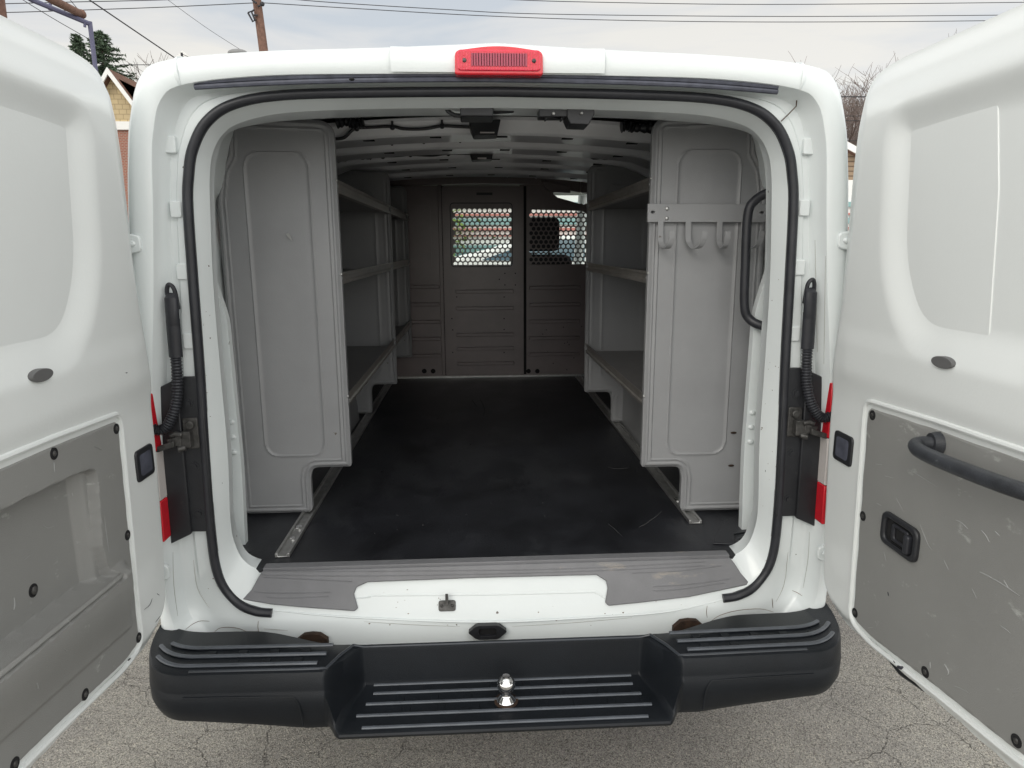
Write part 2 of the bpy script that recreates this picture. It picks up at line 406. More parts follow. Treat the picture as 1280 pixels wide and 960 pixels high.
# wiring looms with clips along the first and third roof bow
def loom(pts, y, clips):
    P = catmull([tuple(U(a, b, y=y)) for a, b in pts], 8)
    m = MB(); m.tube(P, .006, 8); c = m.build('wiring_loom', BLACKP, van)
    m = MB()
    for a, b in clips:
        p = U(a, b, y=y-.004); m.sphere(tuple(p), .011, 8, 6); m.box(p.x-.004, p.x+.004, p.y-.004, p.y+.004, p.z, p.z+.022)
    build_each(m, 'clip', BLACKP, c)
loom([(415,174),(430,172),(440,163),(447,160),(465,159),(490,158),(505,161),(530,161),(552,157.5),(570,158),(590,159)], .895, [(446,160.5),(490.5,159),(552.5,157.5)])
loom([(462,199),(466,196),(480,195),(495,195),(513,193.5),(540,194.5),(560,192),(590,192.5)], 1.675, [(478.5,196),(513,193.7),(560.5,192.5)])
def ceiling_unit(name, polys, mat=BLACKP):
    m = MB()
    for P, y, t in polys:
        m.prism([(lambda q: (q.x, q.z))(U(a, b, y=y)) for a, b in P], XZ, y, y+t)
    return m.build(name, mat, van, bev=.004)
c1 = ceiling_unit('latch_bracket', [([(575,127),(617,127),(617,145.5),(575,145.5)], .125, .10), ([(617,134),(650,134.5),(642,139),(617,141)], .16, .03)])
m = MB(); m.tube([tuple(U(a, b, y=.15)) for a, b in ((548,133),(556,133),(560,139),(568,144),(580,145))], .006, 8); m.box(*(lambda p, q: (p.x, q.x, .15, .17, q.z, p.z))(U(547,131.5,y=.15), U(566,134,y=.15))); m.build('cable', BLACKP, c1)
c2 = ceiling_unit('dome_lamp', [([(586,150),(626,149),(624,158),(622,168),(592,169),(588,160)], .80, .11)])
m = MB(); p, q = U(600,165.2,y=.795), U(618,166.6,y=.795); m.box(p.x, q.x, .788, .80, q.z, p.z); m.build('lens', CLEARL, c2)
c3 = ceiling_unit('latch_bracket', [([(674,127.5),(722,128),(722,146),(674,146)], .13, .06), ([(709,128),(744,128),(743,143),(736,156),(713,155),(709,146)], .122, .09), ([(681,145),(704,146),(704,149),(702,151),(700,148),(684,148),(682,151)], .14, .03)])
m = MB()
for a, b in ((692,142),(727,141.5)):
    p = U(a, b, y=.118); m.sphere(tuple(p), .0045, 8, 6)
build_each(m, 'rivet', ALU, c3)
c4 = ceiling_unit('dome_lamp', [([(586,187),(617,187),(615,199),(590,200)], 1.60, .09)])
m = MB(); p, q = U(597,197,y=1.595), U(608,199,y=1.595); m.box(p.x, q.x, 1.588, 1.60, q.z, p.z); m.build('lens', CLEARL, c4)
# crumpled black duct foam at the bow ends
for s, pts in ((-1, [(420,154),(434,152.5),(445,155),(455,153)]), (-1, [(418,180),(440,178),(455,176)]), (-1, [(420,198),(445,195),(465,193.5),(470,191)]),
            (1, [(815,160),(795,160),(785,158),(776,159)]), (1, [(815,184),(795,181),(770,177),(752,176)]), (1, [(800,197),(770,195),(735,194)])):
    yb = .86 if pts[0][1] < 165 else 1.27 if pts[0][1] < 190 else 1.64
    P = catmull([tuple(U(a, b, y=yb)) for a, b in pts], 8); m = MB()
    m.tube(P, [.021+.007*math.sin(i*1.3)*math.sin(i*.7+1)+(-.006 if i in (0, len(P)-1) else 0) for i in range(len(P))], 10, flat=.8)
    m.build('wall_duct', BLACKP, van)
# lower side structure seen past the end panels: pillar with punched holes
for s in (1, -1):
    M = XZ if s > 0 else mirror_x(XZ)
    m = MB(); m.holed(fillet([(.835,.70,.0),(.935,.70,0),(.935,1.62,0),(.875,1.62,.02),(.832,1.45,.03),(.826,.98,.04)]),
                      [rrect(.868, .905, .76, .88, .015), rrect(.872, .90, 1.22, 1.32, .012)], M, .28, .31)
    pl = m.build('inner_pillar', WHITE, van, bev=.004)
    m = MB()
    for z in (1.12, 1.07, 1.02): m.sphere((s*.845, .279, z), .011, 10, 8, (1, .5, .8))
    build_each(m, 'stud', WHITE, pl)
    m = MB()
    for z in (1.56, 1.50, 1.40): m.sphere((s*(.858+.01*(z > 1.45)), .279, z), .004, 8, 6)
    build_each(m, 'hole', HOLE, pl)
    # wheel arch
    m = MB(); rows = []
    for a in np.linspace(0, math.pi, 25):
        y = 1.55-.42*math.cos(a); z = .69+.26*math.sin(a)**.6
        rows.append([(s*.935, y, z), (s*.76, y, z), (s*.735, 1.55-(.42-.02)*math.cos(a), max(.69, z-.02)), (s*.73, 1.55-.40*math.cos(a), .69)])
    m.grid(rows); m.build('wheel_arch', SHELFG, van)
# bumper -----------------------------------------------------------
def bump_sec(x):
    a = abs(x); t = float(ss(np.array(a), .384, .432)); yb = -.088+.083*float(ss(np.array(a), .44, .74))         # 0 step zone, 1 pad zone
    pad = [(yb,.48),(yb,.551),(yb-.010,.560),(-.16,.568),(-.222,.571),(-.234,.567),(-.240,.556),(-.247,.525),(-.2475,.518),(-.252,.512),(-.250,.47),(-.238,.415),(-.225,.396),(-.19,.388),(-.08,.39),(yb,.42)]
    stp = [(yb,.48),(yb,.545),(-.092,.554),(-.099,.553),(-.103,.542),(-.100,.444),(-.103,.434),(-.113,.431),(-.19,.430),(-.285,.4295),(-.297,.426),(-.300,.421),(-.297,.413),(-.284,.406),(-.15,.39),(yb,.42)]
    # the slanted end wall of the well sits further out at the front
    out = []
    for (py, pz), (sy, sz) in zip(pad, stp):
        yy, zz = sy+(py-sy)*t, sz+(pz-sz)*t
        out.append((yy, zz))
    if a > .5:
        e = (a-.5)/.5; out = [(y, z+.045*e*(1 if z < .46 else 0)+.006*e) for y, z in out]
    return out
xs = sorted(set(list(np.round(np.linspace(-.84, .84, 85), 4))+[float(x_) for sg in (-1, 1) for x_ in np.round(sg*np.linspace(.38, .436, 22), 4)])); rows = []
def wellx(x, y):   # shear of the well end: corners move outwards with distance from the van
    a = abs(x)
    if a > .75: return x
    k = (1-float(ss(np.array(abs(a-.42)), .0, .30)))
    return x+math.copysign(.05*k*max(0, min(1, (-.06-y)/.18)), x) if a > .12 else x
for x in xs: rows.append([(wellx(x, y), y, z) for y, z in bump_sec(x)])
def endcap(sgn):
    rr = []
    for t in np.linspace(0, math.pi/2, 15)[1:]:
        se = bump_sec(.84)
        # round in plan
        x = .84+.165*math.sin(t)**.9; k = max(.0, math.cos(t))**.75
        tz = 1-.25*(1-k)
        rr.append([(sgn*(x-(.02 if z < .43 else 0)*math.sin(t)), .11+(y-.11)*k if y < .11 else y, z+.05*(1-k)*(1 if z < .46 else 0)+.006*(1-k)) for y, z in se])
    return rr
rows = endcap(-1)[::-1]+rows+endcap(1)
mb = MB(); mb.grid(rows)
bumper = mb.build('rear_bumper', BUMPER, van, angle=42)
# tread ribs: pads and step
for s in (1, -1):
    for k, (y0, xa, xb) in enumerate(((-.112,.478,.93),(-.156,.488,.955),(-.200,.503,.94))):
        m = MB(); P = []
        for x in np.linspace(xa, xb, 26):
            yy = y0
            if x > .84:
                t = math.asin(min(1, (x-.84)/.165)); yy = .11+(y0-.11)*max(0, math.cos(t))**.75
            e = (x-.5)/.5 if x > .5 else 0
            zz = np.interp(-y0, [.03,.06,.16,.212], [.560,.566,.570,.571])+.006*e
            P.append((s*x, yy, float(zz)+.0015))
        m.tube(P, .0062, 8, flat=.75); m.build('tread_rib', RIB, bumper)
        if k < 2:
            m = MB()
            for j in range(5):
                x = xa+.07+j*.085; m.box(s*x-.012, s*x+.012, y0-.030, y0-.014, .567, .5725)
            build_each(m, 'tread_block', BUMPER, bumper, bev=.001)
    m = MB(); m.prism(rrect(.60,.955,.43,.505,.012), XZ if s > 0 else mirror_x(XZ), -.2535, -.235)
for k, (y0, xa) in enumerate(((-.103,.372),(-.142,.368),(-.187,.382),(-.234,.400),(-.282,.378))):
    m = MB(); m.tube([(x, y0, .4325) for x in np.linspace(-xa, xa, 12)], .0052, 8, flat=.75); m.build('tread_rib', RIB, bumper)
    if 0 < k < 4:
        m = MB()
        for j in range(8): x = -.33+j*.094+.02*k; m.box(x-.011, x+.011, y0+.008, y0+.034, .429, .4325)
        build_each(m, 'tread_block', BUMPER, bumper, bev=.001)
# rim of the pads and step well: highlight put in as a paler tube
EDGE = pmat('edge_highlight', (.035,.040,.048), .30, var=.2, vscale=15)
def secpt(x, k): y, z = bump_sec(x)[k]; return (wellx(x, y), y, z)
rim = [secpt(x, 4) for x in np.linspace(-.83, -.45, 24)]+[secpt(-.436, 4), secpt(-.43, 4), (-.452, -.17, .572), (-.425, -.105, .563), secpt(-.385, 3)]+[secpt(x, 3) for x in np.linspace(-.36, .36, 10)]
rim = rim+[secpt(.385, 3), (.425, -.105, .563), (.452, -.17, .572), secpt(.43, 4), secpt(.436, 4)]+[secpt(x, 4) for x in np.linspace(.45, .83, 24)]
m = MB(); m.tube([(x, y, z-.0015) for x, y, z in rim], .0042, 8); m.build('rim_highlight', EDGE, bumper)
# crease line under the pads
for s in (1, -1):
    m = MB(); P = [(s*x, -.2525+.0, z) for x, z in ((.537,.425),(.55,.500),(.60,.512),(.84,.518))]; m.tube(catmull(P, 6), .0022, 6); m.build('moulding_line', BUMPER, bumper)
# holes in the rear panel above the bumper, lock receiver, striker
for px0, px1, py0, py1 in ((370,409,792,801),(842,881,775,785)):
    a = U(px0, py1, y=-.006); b = U(px1, py0, y=-.006)
    m = MB(); m.prism([(a.x, a.z-.02), (b.x, a.z-.02), (b.x, a.z), (b.x-.022, b.z-.003), ((a.x+b.x)/2, b.z), (a.x+.022, b.z-.003), (a.x, a.z)], XZ, -.006, .01)
    m.build('jack_hole', RUST, van)
a = U(585, 789.5, y=.008); b = U(634, 789.5, y=.008); cz = a.z; cx = (a.x+b.x)/2; w = (b.x-a.x)/2
m = MB(); out = fillet([(cx-w,cz,.006),(cx-w*.55,cz-.024,.01),(cx+w*.55,cz-.024,.01),(cx+w,cz,.006),(cx+w*.55,cz+.022,.01),(cx-w*.55,cz+.022,.01)])
m.holed(out, [rrect(cx-.027, cx+.027, cz-.013, cz+.013, .009)], XZ, .0, .018)
lr = m.build('latch_receiver', BLACKP, van, bev=.003)
m = MB(); m.prism(rrect(cx-.03, cx+.03, cz-.016, cz+.016, .009), XZ, .010, .016); m.build('recess', HOLE, lr)
# sill plane helper: from (y=.094,z=.695) down to (y=.033,z=.555)
sn = Vector((0, -(.693-.553), (.094-.033))).normalized(); s0 = Vector((0, .094, .694))
def US(px, py):
    d = CF+CR*(px-640)/FPX+CU*(480-py)/FPX; d = Vector(d); c = Vector(CAM)
    return c+d*((s0-c).dot(sn)/d.dot(sn))
# white sill pan bead lines
m = MB(); m.tube([tuple(US(px, py)+sn*.001) for px, py in catmull([(300,757),(400,768),(480,773),(610,777),(740,771),(840,763),(930,741)], 6)], .006, 8, flat=.5); m.build('sill_bead', WHITE, van)
m = MB(); m.tube([tuple(US(px, py)+sn*.001) for px, py in catmull([(440,748),(462,746),(476,744),(610,743),(730,740),(745,741),(757,748)], 6)], .004, 8, flat=.4); m.build('sill_bead', WHITE, van)
# grey sill cover: slopes with the sill, wraps 5 cm onto the floor
e1, e2 = Vector((1,0,0)), Vector((0, .094-.033, .693-.553)).normalized()
def spl(u, v, w): p = s0+e1*u+e2*v+sn*w; return tuple(p)
def toS(px, py): p = US(px, py)-s0; return (p.dot(e1), p.dot(e2))
pl = [toS(*p) for p in [(304,749),(340,755),(380,759),(444,763.5),(448,760),(443,742),(446,734),(460,727.5),(600,722),(745,718.5),(757,726),(759,735),(756,753),(760,757),(800,753),(860,746),(932,731),(934,727)]]
pl += [(.752,-.045),(.735,-.015),(.722,.003),(-.724,.003),(-.737,-.02),(-.752,-.05)]
m = MB(); m.prism(pl, spl, .001, .012); sillc = m.build('sill_cover', SILL, van, bev=.003)
m = MB(); m.box(-.722, .722, .090, .125, .690, .7085); m.build('cover_lip', SILL, sillc, bev=.002)
m = MB()
for P in ([(320,739),(350,741),(415,740)],[(335,746),(365,747),(412,745)],[(331,721),(430,726),(440,726)],[(331,714),(500,713.5),(700,711),(880,702)],[(328,718),(440,719.5),(600,717.5),(760,712.5),(880,707)],[(815,733),(860,730),(912,723)],[(816,738),(850,736),(905,728)],[(790,716),(850,713),(900,707)]):
    m.tube([tuple(US(a, b)+sn*.012) for a, b in catmull(P, 6)], .0017, 6)
build_each(m, 'raised_line', SILL, sillc)
# striker pin
p = US(559, 757); m = MB(); m.prism(rrect(-.026, .026, -.016, .016, .008), lambda u, v, w: tuple(p+e1*u+e2*v+sn*w), .0, .007); stk = m.build('striker_plate', STEEL, van, bev=.002)
m = MB(); q = p+e2*.006+sn*.007; m.tube([tuple(q+e1*-.0), tuple(q+Vector((0,0,.03))+sn*.006), tuple(q+Vector((0,0,.034))+sn*.012), tuple(q+Vector((0,0,.0))+sn*.02)], .0045, 8)
m.sphere(tuple(p+e1*.016+sn*.007), .005, 8, 6); m.sphere(tuple(p-e1*.016+sn*.007), .005, 8, 6); m.build('striker_loop', STEEL, stk)
# high brake lamp
a = U(568, 75, y=-.03); b = U(679.5, 76, y=-.03); zt = U(624, 54.5, y=-.03).z; zb = U(624, 92.5, y=-.03).z; xa, xb = a.x, b.x
m = MB(); m.prism(fillet([(xa,zb,.008),(xb,zb,.008),(xb-.001,zt-.014,.014),((xa+xb)/2,zt+.001,.3),(xa+.001,zt-.014,.014)],8), XZ, -.022, .03); bl = m.build('brake_light', REDL, van, bev=.004)
m = MB(); m.prism(rrect(xa+.007, xb-.007, zb+.009, zt-.013, .010), XZ, -.026, -.018); m.build('lens', REDG, bl, bev=.002)
m = MB()
for k in range(30): x_ = xa+.013+k*(xb-xa-.026)/29; m.box(x_-.0009, x_+.0009, -.0275, -.0255, zb+.012, zt-.017)
m.build('prism_ribs', REDL, bl)
m = MB(); m.prism(rrect(xa+.042, xb-.040, zb+.0185, zt-.021, .003), XZ, -.0275, -.018); m.build('reflector', REDK, bl, bev=.001)
for k in (xa+.025, xb-.024):
    m = MB(); m.sphere((k, -.027, (zb+zt)/2-.003), .0055, 10, 8, (1,.5,1)); m.build('screw', STEEL, bl)
m = MB()   # raised fairing round the lamp
m.grid([[(x, y, 2.098+(.001 if y > -.01 else 0)+h*(zt-2.104)*float(1-ss(np.array(abs(x-.003)), .125, .25)) + h*.068*float(ss(np.array(abs(x-.003)), .125, .25))) for x in np.linspace(-.27, .276, 40)] for y, h in ((.10,1.03),(.03,.99),(.0,.90),(-.010,.62),(-.012,.3),(-.008,.0))])
m.build('lamp_fairing', WHITE, van)
# roof ditch joints
for s in (-1, 1):
    m = MB(); P = [(s*x, y, z) for x, y, z in ((.80,.002,2.068),(.803,-.0045,2.085),(.806,-.002,2.110),(.811,.018,2.130),(.815,.06,2.142),(.82,.12,2.149),(.83,.5,2.165))]
    m.tube(catmull(P, 5), .006, 8, flat=.6); m.build('roof_joint', WHITE, van)
# jamb hardware: black cover plates, tail lamps, door check, harness boot
for s in (1, -1):
    M = XZ if s > 0 else mirror_x(XZ)
    m = MB()
    m.prism([(.836,.852),(.902,.852),(.899,1.312),(.832,1.312)], M, .042, .052)
    m.prism([(.898,.850),(.957,.822),(.952,1.25),(.944,1.285),(.894,1.308)], M, .030, .046)
    cov = m.build('jamb_cover', BLACKP, van, bev=.003)
    m = MB()
    for z in (1.235, 1.052, .908):
        m.tube([(s*.874,.045,z),(s*.874,.040,z)], .014, 14); m.tube([(s*.874,.040,z),(s*.874,.036,z)], .009, 6)
    build_each(m, 'bolt', BLACKP, cov)
    if True:
        m = MB(); m.prism(rrect(.852,.893,1.105,1.195,.006), M, .036, .046)
        m.tube([(s*.872,.038,1.175),(s*.872,.028,1.175)], .012, 12)
        m.prism(rrect(.866,.892,1.115,1.160,.003), M, .012, .036)
        m.prism([(.890,1.118),(.925,1.128),(.930,1.142),(.890,1.150)], M, .008, .020)
        m.tube([(s*.885,.01,1.152),(s*.905,.012,1.156),(s*.918,.01,1.150)], .008, 8)
        m.tube([(s*.88,.014,1.115),(s*.90,.008,1.112)], .009, 8)
        ck = m.build('door_check', STEEL, van, bev=.002)
        m = MB(); m.prism([(.905,1.122),(.985,1.098),(.985,1.112),(.905,1.140)], M, -.004, .006); m.build('check_arm', STEEL, ck, bev=.002)
    m = MB()
    m.tube([(s*.884,.034,1.535),(s*.884,.026,1.53),(s*.8845,.024,1.48),(s*.886,.026,1.46)], [.016,.018,.018,.017], 12, flat=.8)
    m.tube(catmull([(s*.892,.045,1.49),(s*.897,.035,1.54),(s*.892,.03,1.563),(s*.884,.03,1.566),(s*.876,.033,1.55),(s*.874,.04,1.50)], 5), .006, 8)
    m.tube([(s*.886,.028,1.475),(s*.889,.030,1.37)], .0185, 12, flat=.8)
    bt = m.build('harness_boot', RUBBER, van)
    P = catmull([(s*.889,.030,1.375),(s*.890,.028,1.32),(s*.894,.022,1.26),(s*.908,.010,1.205),(s*.935,-.002,1.172),(s*.975,-.012,1.19)], 14)
    rr = [.0125 if k % 2 else .0155 for k in range(len(P))]
    m = MB(); m.tube(P, rr, 12); m.build('corrugated_hose', RUBBER, bt)
    for z in (1.675, .752):
        m = MB(); x0 = .932 if z > 1 else .952; m.prism(fillet([(x0,z-.02,.012),(x0+.03,z-.026,.006),(x0+.03,z+.026,.006),(x0,z+.02,.012)]), M, -.012, .002)
        ps = m.build('stop_plate', WHITE, van, bev=.003); m = MB(); m.sphere((s*(x0+.02), -.013, z), .008, 10, 8, (1,.7,1)); m.build('stop_bolt', WHITE, ps)
    tl = MB().prism([(.966,.850),(1.010,.850),(1.010,1.270),(.962,1.270)], M, -.006, .05).build('tail_lamp', BLACKP, van)
    for z0, z1, mt in ((.846,.966,REDL),(.968,1.110,CLEARL),(1.112,1.275,REDL)):
        m = MB(); xa_ = lambda z: .955-.006*(z-.846)/.43; m.prism([(xa_(z0),z0),(1.012,z0),(1.012,z1),(xa_(z1),z1)], M, -.012, .045); m.build('lens', mt, tl, bev=.003)
    # rear wheel
    m = MB(); m.tube([(s*.96,1.55,.36),(s*.74,1.55,.36)], .36, 40); m.build('wheel', TYRE, van, bev=.02)
    m = MB(); m.tube([(s*.96,4.6,.36),(s*.74,4.6,.36)], .36, 40); m.build('wheel', TYRE, van, bev=.02)
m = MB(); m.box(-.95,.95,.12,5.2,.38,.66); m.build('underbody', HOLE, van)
# grab bar inside the right rear pillar with its orange and white label
P = catmull([(.872,.20,1.820),(.838,.235,1.822),(.806,.27,1.800),(.789,.28,1.755),(.791,.28,1.60),(.796,.28,1.475),(.812,.275,1.432),(.845,.25,1.412),(.885,.21,1.410)], 8)
m = MB(); m.tube(P, .0145, 12); m.build('pillar_grab_bar', RUBBER, van)
m = MB(); a = U(958,329,y=.19); m.box(.845,.875,.215,.222,1.555,1.61); lb = m.build('warning_label', WHITE, van); m = MB(); m.box(.845,.865,.212,.216,1.575,1.592); m.build('orange_square', ORANGE, lb)
# ------------------------------------------------------------------ rear doors
OUTL = fillet([(-.88,.668,.03),(-.60,.650,0),(-.30,.625,0),(-.18,.618,.05),(-.09,.648,.05),(-.050,.70,.03),(-.030,.85,0),(-.012,1.10,0),(.000,1.35,0),(.010,1.57,0),(.020,1.75,0),(.022,1.88,.03),(.014,1.975,.03),(-.006,2.05,.03),(-.035,2.085,.03),(-.085,2.100,.03),(-.16,2.106,0),(-.88,2.110,.04)], 5)
WREC = fillet([(-.80,1.425,.10),(-.36,1.425,.13),(-.245,1.60,.12),(-.225,1.80,.08),(-.205,1.978,.13),(-.40,1.985,.05),(-.80,1.990,.08)], 8)
GPAN = fillet([(-.90,.765,.02),(-.86,.745,.04),(-.80,.735,.03),(-.60,.715,0),(-.34,.682,.04),(-.262,.690,.035),(-.262,.75,.02),(-.240,1.235,.0),(-.243,1.262,.02),(-.50,1.275,0),(-.86,1.285,.02)], 6)
def win_poly(s):
    P = [(1131,300),(1132,220),(1137,178),(1148,157),(1165,145),(1245,118),(1253,125),(1254,240),(1241,432),(1235,438),(1150,413),(1130,390),(1123,364),(1125,358)]
    Q = [U(a, b, x=.950) for a, b in P]
    return [(q.y, q.z) for q in Q]
WP = win_poly(1)
WPS = fillet([(u, v, .012) for u, v in WP], 4)
def door_h(u, v, d):
    k = ss(v, 1.15, 1.85)
    h = .028*ss(d, .003, .016+.042*k)+.029*ss(d, .014+.026*k, .055+.085*k)
    Q = np.stack([u, v], 1); dw, _ = sdf(WREC, Q); dg, _ = sdf(GPAN, Q)
    h = h-.025*ss(dw, -.015, .078)
    band = ss(v, 1.285, 1.35)*(1-ss(v, 1.40, 1.46)); h = h+.004*band*ss(d, .05, .14)*(1-ss(dw, -.02, .02))
    h = h-.009*(1-ss(v, 1.24, 1.34))*ss(d, .012, .05)
    # vertical stiffening channel beyond the blanking plate
    dc = np.abs(u-(-.735+.02*(v-1.7)))
    h = h-.006*(1-ss(dc, .018, .032))*ss(v, 1.47, 1.50)*(1-ss(v, 1.92, 1.95))
    return h
def make_door(s):
    dm = lambda u, v, w: (s*(.975-w), u, v)
    m = MB()
    def dh(u, v, d):
        h = door_h(u, v, d)
        if s < 0:
            dg, _ = sdf(GPAN, np.stack([u, v], 1)); h = h-.045*ss(dg, .012, .03)
        return h
    relief(m, OUTL, .006, dh, dm)
    m.prism(OUTL, dm, -.028, -.0005)
    d = m.build('rear_door', DOORW, van, angle=32)
    d['label'] = 'left rear door with a grey pocket panel' if s < 0 else 'right rear door with a flat grey panel and pull handle'
    m = MB(); ex = fillet([(u+(.0026 if u > -.5 else .001), v+(.0026 if v > 1.7 else .001), .012) for u, v in WP], 4); m.prism(ex, dm, .024, .0330)
    m.build('window_gap_shade', RUBBERG, d)  # larger dark plate puts the shaded gap round the blank into colour
    m = MB(); m.prism(WPS, dm, .026, .0340); m.build('window_blank', DOORW, d, bev=.0015)
    bd = [(u, v) for u, v in offset(GPAN, .015) if u > -.872]
    i0 = max(range(len(bd)), key=lambda i: (Vector(bd[i])-Vector(bd[i-1])).length); bd = bd[i0:]+bd[:i0]
    m = MB(); m.tube([dm(u, v, float(door_h(np.array([u]), np.array([v]), np.array([.1]))[0])+.0005) for u, v in bd], .0065, 8); m.build('panel_bead', DOORW, d)
    # trim panel
    base = .0535
    if s > 0:
        def th(u, v, dd): return base-.008*(1-ss(dd, 0, .007))
    else:
        POC = fillet([(-.90,.945,.01),(-.352,.912,.012),(-.372,1.0,.0),(-.352,1.182,.035),(-.45,1.194,0),(-.90,1.215,.02)], 6)
        def th(u, v, dd):
            Q = np.stack([u, v], 1); dp, _ = sdf(POC, Q)
            h = base-.008*(1-ss(dd, 0, .007))
            side_d = -.352-u
            h = h-.046*ss(dp, 0, .010)*(.45+.55*ss(side_d, .025, .05))
            line = .905-.06*(u+.35)                      # pocket lip height along the door
            low = .752-.11*(u+.27)
            h = h+.030*(1-ss(dp, -.001, .003))*(1-ss(v, line+.01, line+.03))*ss(v, low-.012, low+.13)*ss(-.285-u, 0, .05)+.006*ss(v, low-.006, low+.006)*(1-ss(v, line+.01, line+.03))*(1-ss(dp, -.001, .003))*ss(-.285-u, 0, .03)
            return h
    m = MB(); relief(m, GPAN, .0038 if s < 0 else .006, th, dm); 
    if s > 0: m.prism(GPAN, dm, .04, .0453)
    tp = m.build('trim_panel', TRIM, d, angle=35)
    sp = [(1091,519),(1079,645),(1069,766),(1157,840),(1271,926)] if s > 0 else [(67,567),(145,536),(159,669),(173,797),(106,868),(18,955)]
    for a, b in sp:
        p = U(a, b, x=s*.922); m = MB(); m.prism(ellipse(p.y, p.z, .0125, .0125, 20), dm, base-.004, base+.0012)
        sw = m.build('screw', HOLE, d); 
    # the screw heads
    m = MB()
    for a, b in sp:
        p = U(a, b, x=s*.922); m.sphere((s*(.975-base-.001), p.y, p.z), .006, 10, 6, (.5,1,1))
    build_each(m, 'screw_head', STEEL, d)
    p = U(*((1180,453) if s > 0 else (50,469)), x=s*.915); m = MB(); m.prism(ellipse(p.y, p.z, .033, .0125, 28), dm, .050, .0665); m.build('drain_plug', CAPG, d, bev=.001)
    c = (-.142, 1.122) if s > 0 else (-.133, 1.120)
    m = MB(); m.prism(rrect(c[0]-.046, c[0]+.046, c[1]-.041, c[1]+.041, .014), dm, .040, .0535); chk = m.build('check_grommet', BLACKP, d, bev=.003)
    m = MB(); m.prism(rrect(c[0]-.030, c[0]+.030, c[1]-.028, c[1]+.028, .010), dm, .050, .0545); m.build('grommet_centre', RUBBERG, chk)
    return d, dm, base
dR, mR, base = make_door(1)
dL, mL, _ = make_door(-1)
# pull handle and inner latch on the right door
m = MB(); X = .975-base
m.tube(catmull([(X+.002,-.515,1.245),(X-.035,-.508,1.243),(X-.052,-.520,1.240),(X-.058,-.56,1.236),(X-.060,-.68,1.240),(X-.058,-.80,1.247),(X-.045,-.84,1.25),(X+.002,-.845,1.25)], 6), .0155, 12)
m.tube([(X+.002,-.515,1.245),(X-.016,-.513,1.245)], [.026,.022], 14)
m.build('pull_handle', HANDLE, dR)
m = MB(); co = rrect(-.497, -.360, .953, 1.035, .024); ci = rrect(-.482, -.375, .966, 1.022, .016)
m.holed(co, [ci], mR, base-.002, base+.010); lt = m.build('inner_latch', BLACKP, dR, bev=.004)
m = MB(); m.prism(ci, mR, base-.001, base+.001); m.build('latch_recess', HOLE, lt)
m = MB(); m.holed(rrect(-.462,-.398,.972,1.016,.012), [rrect(-.452,-.410,.980,1.008,.008)], mR, base+.0, base+.007); m.prism(rrect(-.476,-.458,.968,1.012,.006), mR, base, base+.016); m.build('latch_lever', RUBBER, lt, bev=.003)
p = U(43, 738, x=-.965); m = MB(); m.prism(ellipse(p.y, p.z, .014, .014, 20), mL, .006, .0085); ps = m.build('pocket_bolt', HOLE, dL)
m = MB(); m.sphere((-(.975-.010), p.y, p.z), .009, 10, 6, (.5,1,1)); m.build('bolt_head', STEEL, ps)
m = MB(); m.tube([mL(u, .905-.06*(u+.35)+.012, base+.026*min(1, (-.30-u)/.06)) for u in np.linspace(-.325, -.875, 24)], .0055, 8); m.build('pocket_lip', TRIM, dL)
# cracked lower corner of the left door pocket lip
m = MB(); q = [(-.352,.928),(-.338,.912),(-.326,.905),(-.340,.901),(-.358,.905)]; m.prism(q, mL, base-.02, base+.0015); m.build('broken_corner', HOLE, dL)
m = MB(); m.tube([(1.0,-.27,.618),(1.0,-.38,.600),(1.0,-.47,.618)], .012, 8, flat=.6); m.build('lower_guide', BLACKP, dR)
# ------------------------------------------------------------------ wear: sealant lines, scratches, chips laid on the surfaces they mark
from mathutils.bvhtree import BVHTree
def bvh(objs):
    V = []; F = []
    for o in objs:
        n = len(V); off = world_loc(o); V += [v.co+off for v in o.data.vertices]; F += [tuple(i+n for i in p.vertices) for p in o.data.polygons]
    return BVHTree.FromPolygons(V, F)
def on(tree, px, py, lift=.0006):
    d = Vector(CF+CR*(px-640)/FPX+CU*(480-py)/FPX).normalized(); loc, nrm, _, _ = tree.ray_cast(Vector(CAM), d)
    if loc is None: return None
    if nrm.dot(d) > 0: nrm = -nrm
    return loc+nrm*lift
def stroke(tree, pts, r, name, mat, parent, sub=4):
    P = [on(tree, a, b) for a, b in catmull(pts, sub)]; P = [p for p in P if p is not None]
    if len(P) < 2: return
    m = MB(); n = len(P); m.tube([tuple(p) for p in P], [r*(.35+.65*math.sin(math.pi*(i+.5)/n)) for i in range(n)], 6); return m.build(name, mat, parent)
frame = [o for o in bpy.data.objects if o.name.split('.')[0] in ('door_frame', 'body_shell')]
tf = bvh(frame)
for pts in ([(232,787),(238,782),(245,778),(252,776),(262,776.5)],[(268,790),(275,785),(288,784),(300,786),(311,791)],[(323,776),(322.5,784),(324,792)],
            [(884,757),(883,765),(884,772)],[(888,777),(900,769),(922,763),(950,761),(967,765)],[(965,748),(966,760)],[(990,738),(997,741),(1003,745)]):
    stroke(tf, pts, .0009, 'seam', SEALANT, van)
WELDM = pmat('seam_shadow', (.42,.42,.40), .6)
for pts in ([(216,690),(217,730),(222,770)],[(242,700),(247,735),(262,760)],[(1032,320),(1031,400),(1030,455)],[(1019,300),(1020,350),(1022,440)],[(1012,665),(1010,700),(1004,735)],[(985,690),(980,730),(970,752)],
            [(330,786),(345,787),(360,788)],[(455,777),(520,781),(575,783)],[(640,783),(720,778),(790,772)]):
    stroke(tf, pts, .0010, 'pressed_line', WELDM, van)
rnd = random.Random(12); m = MB()
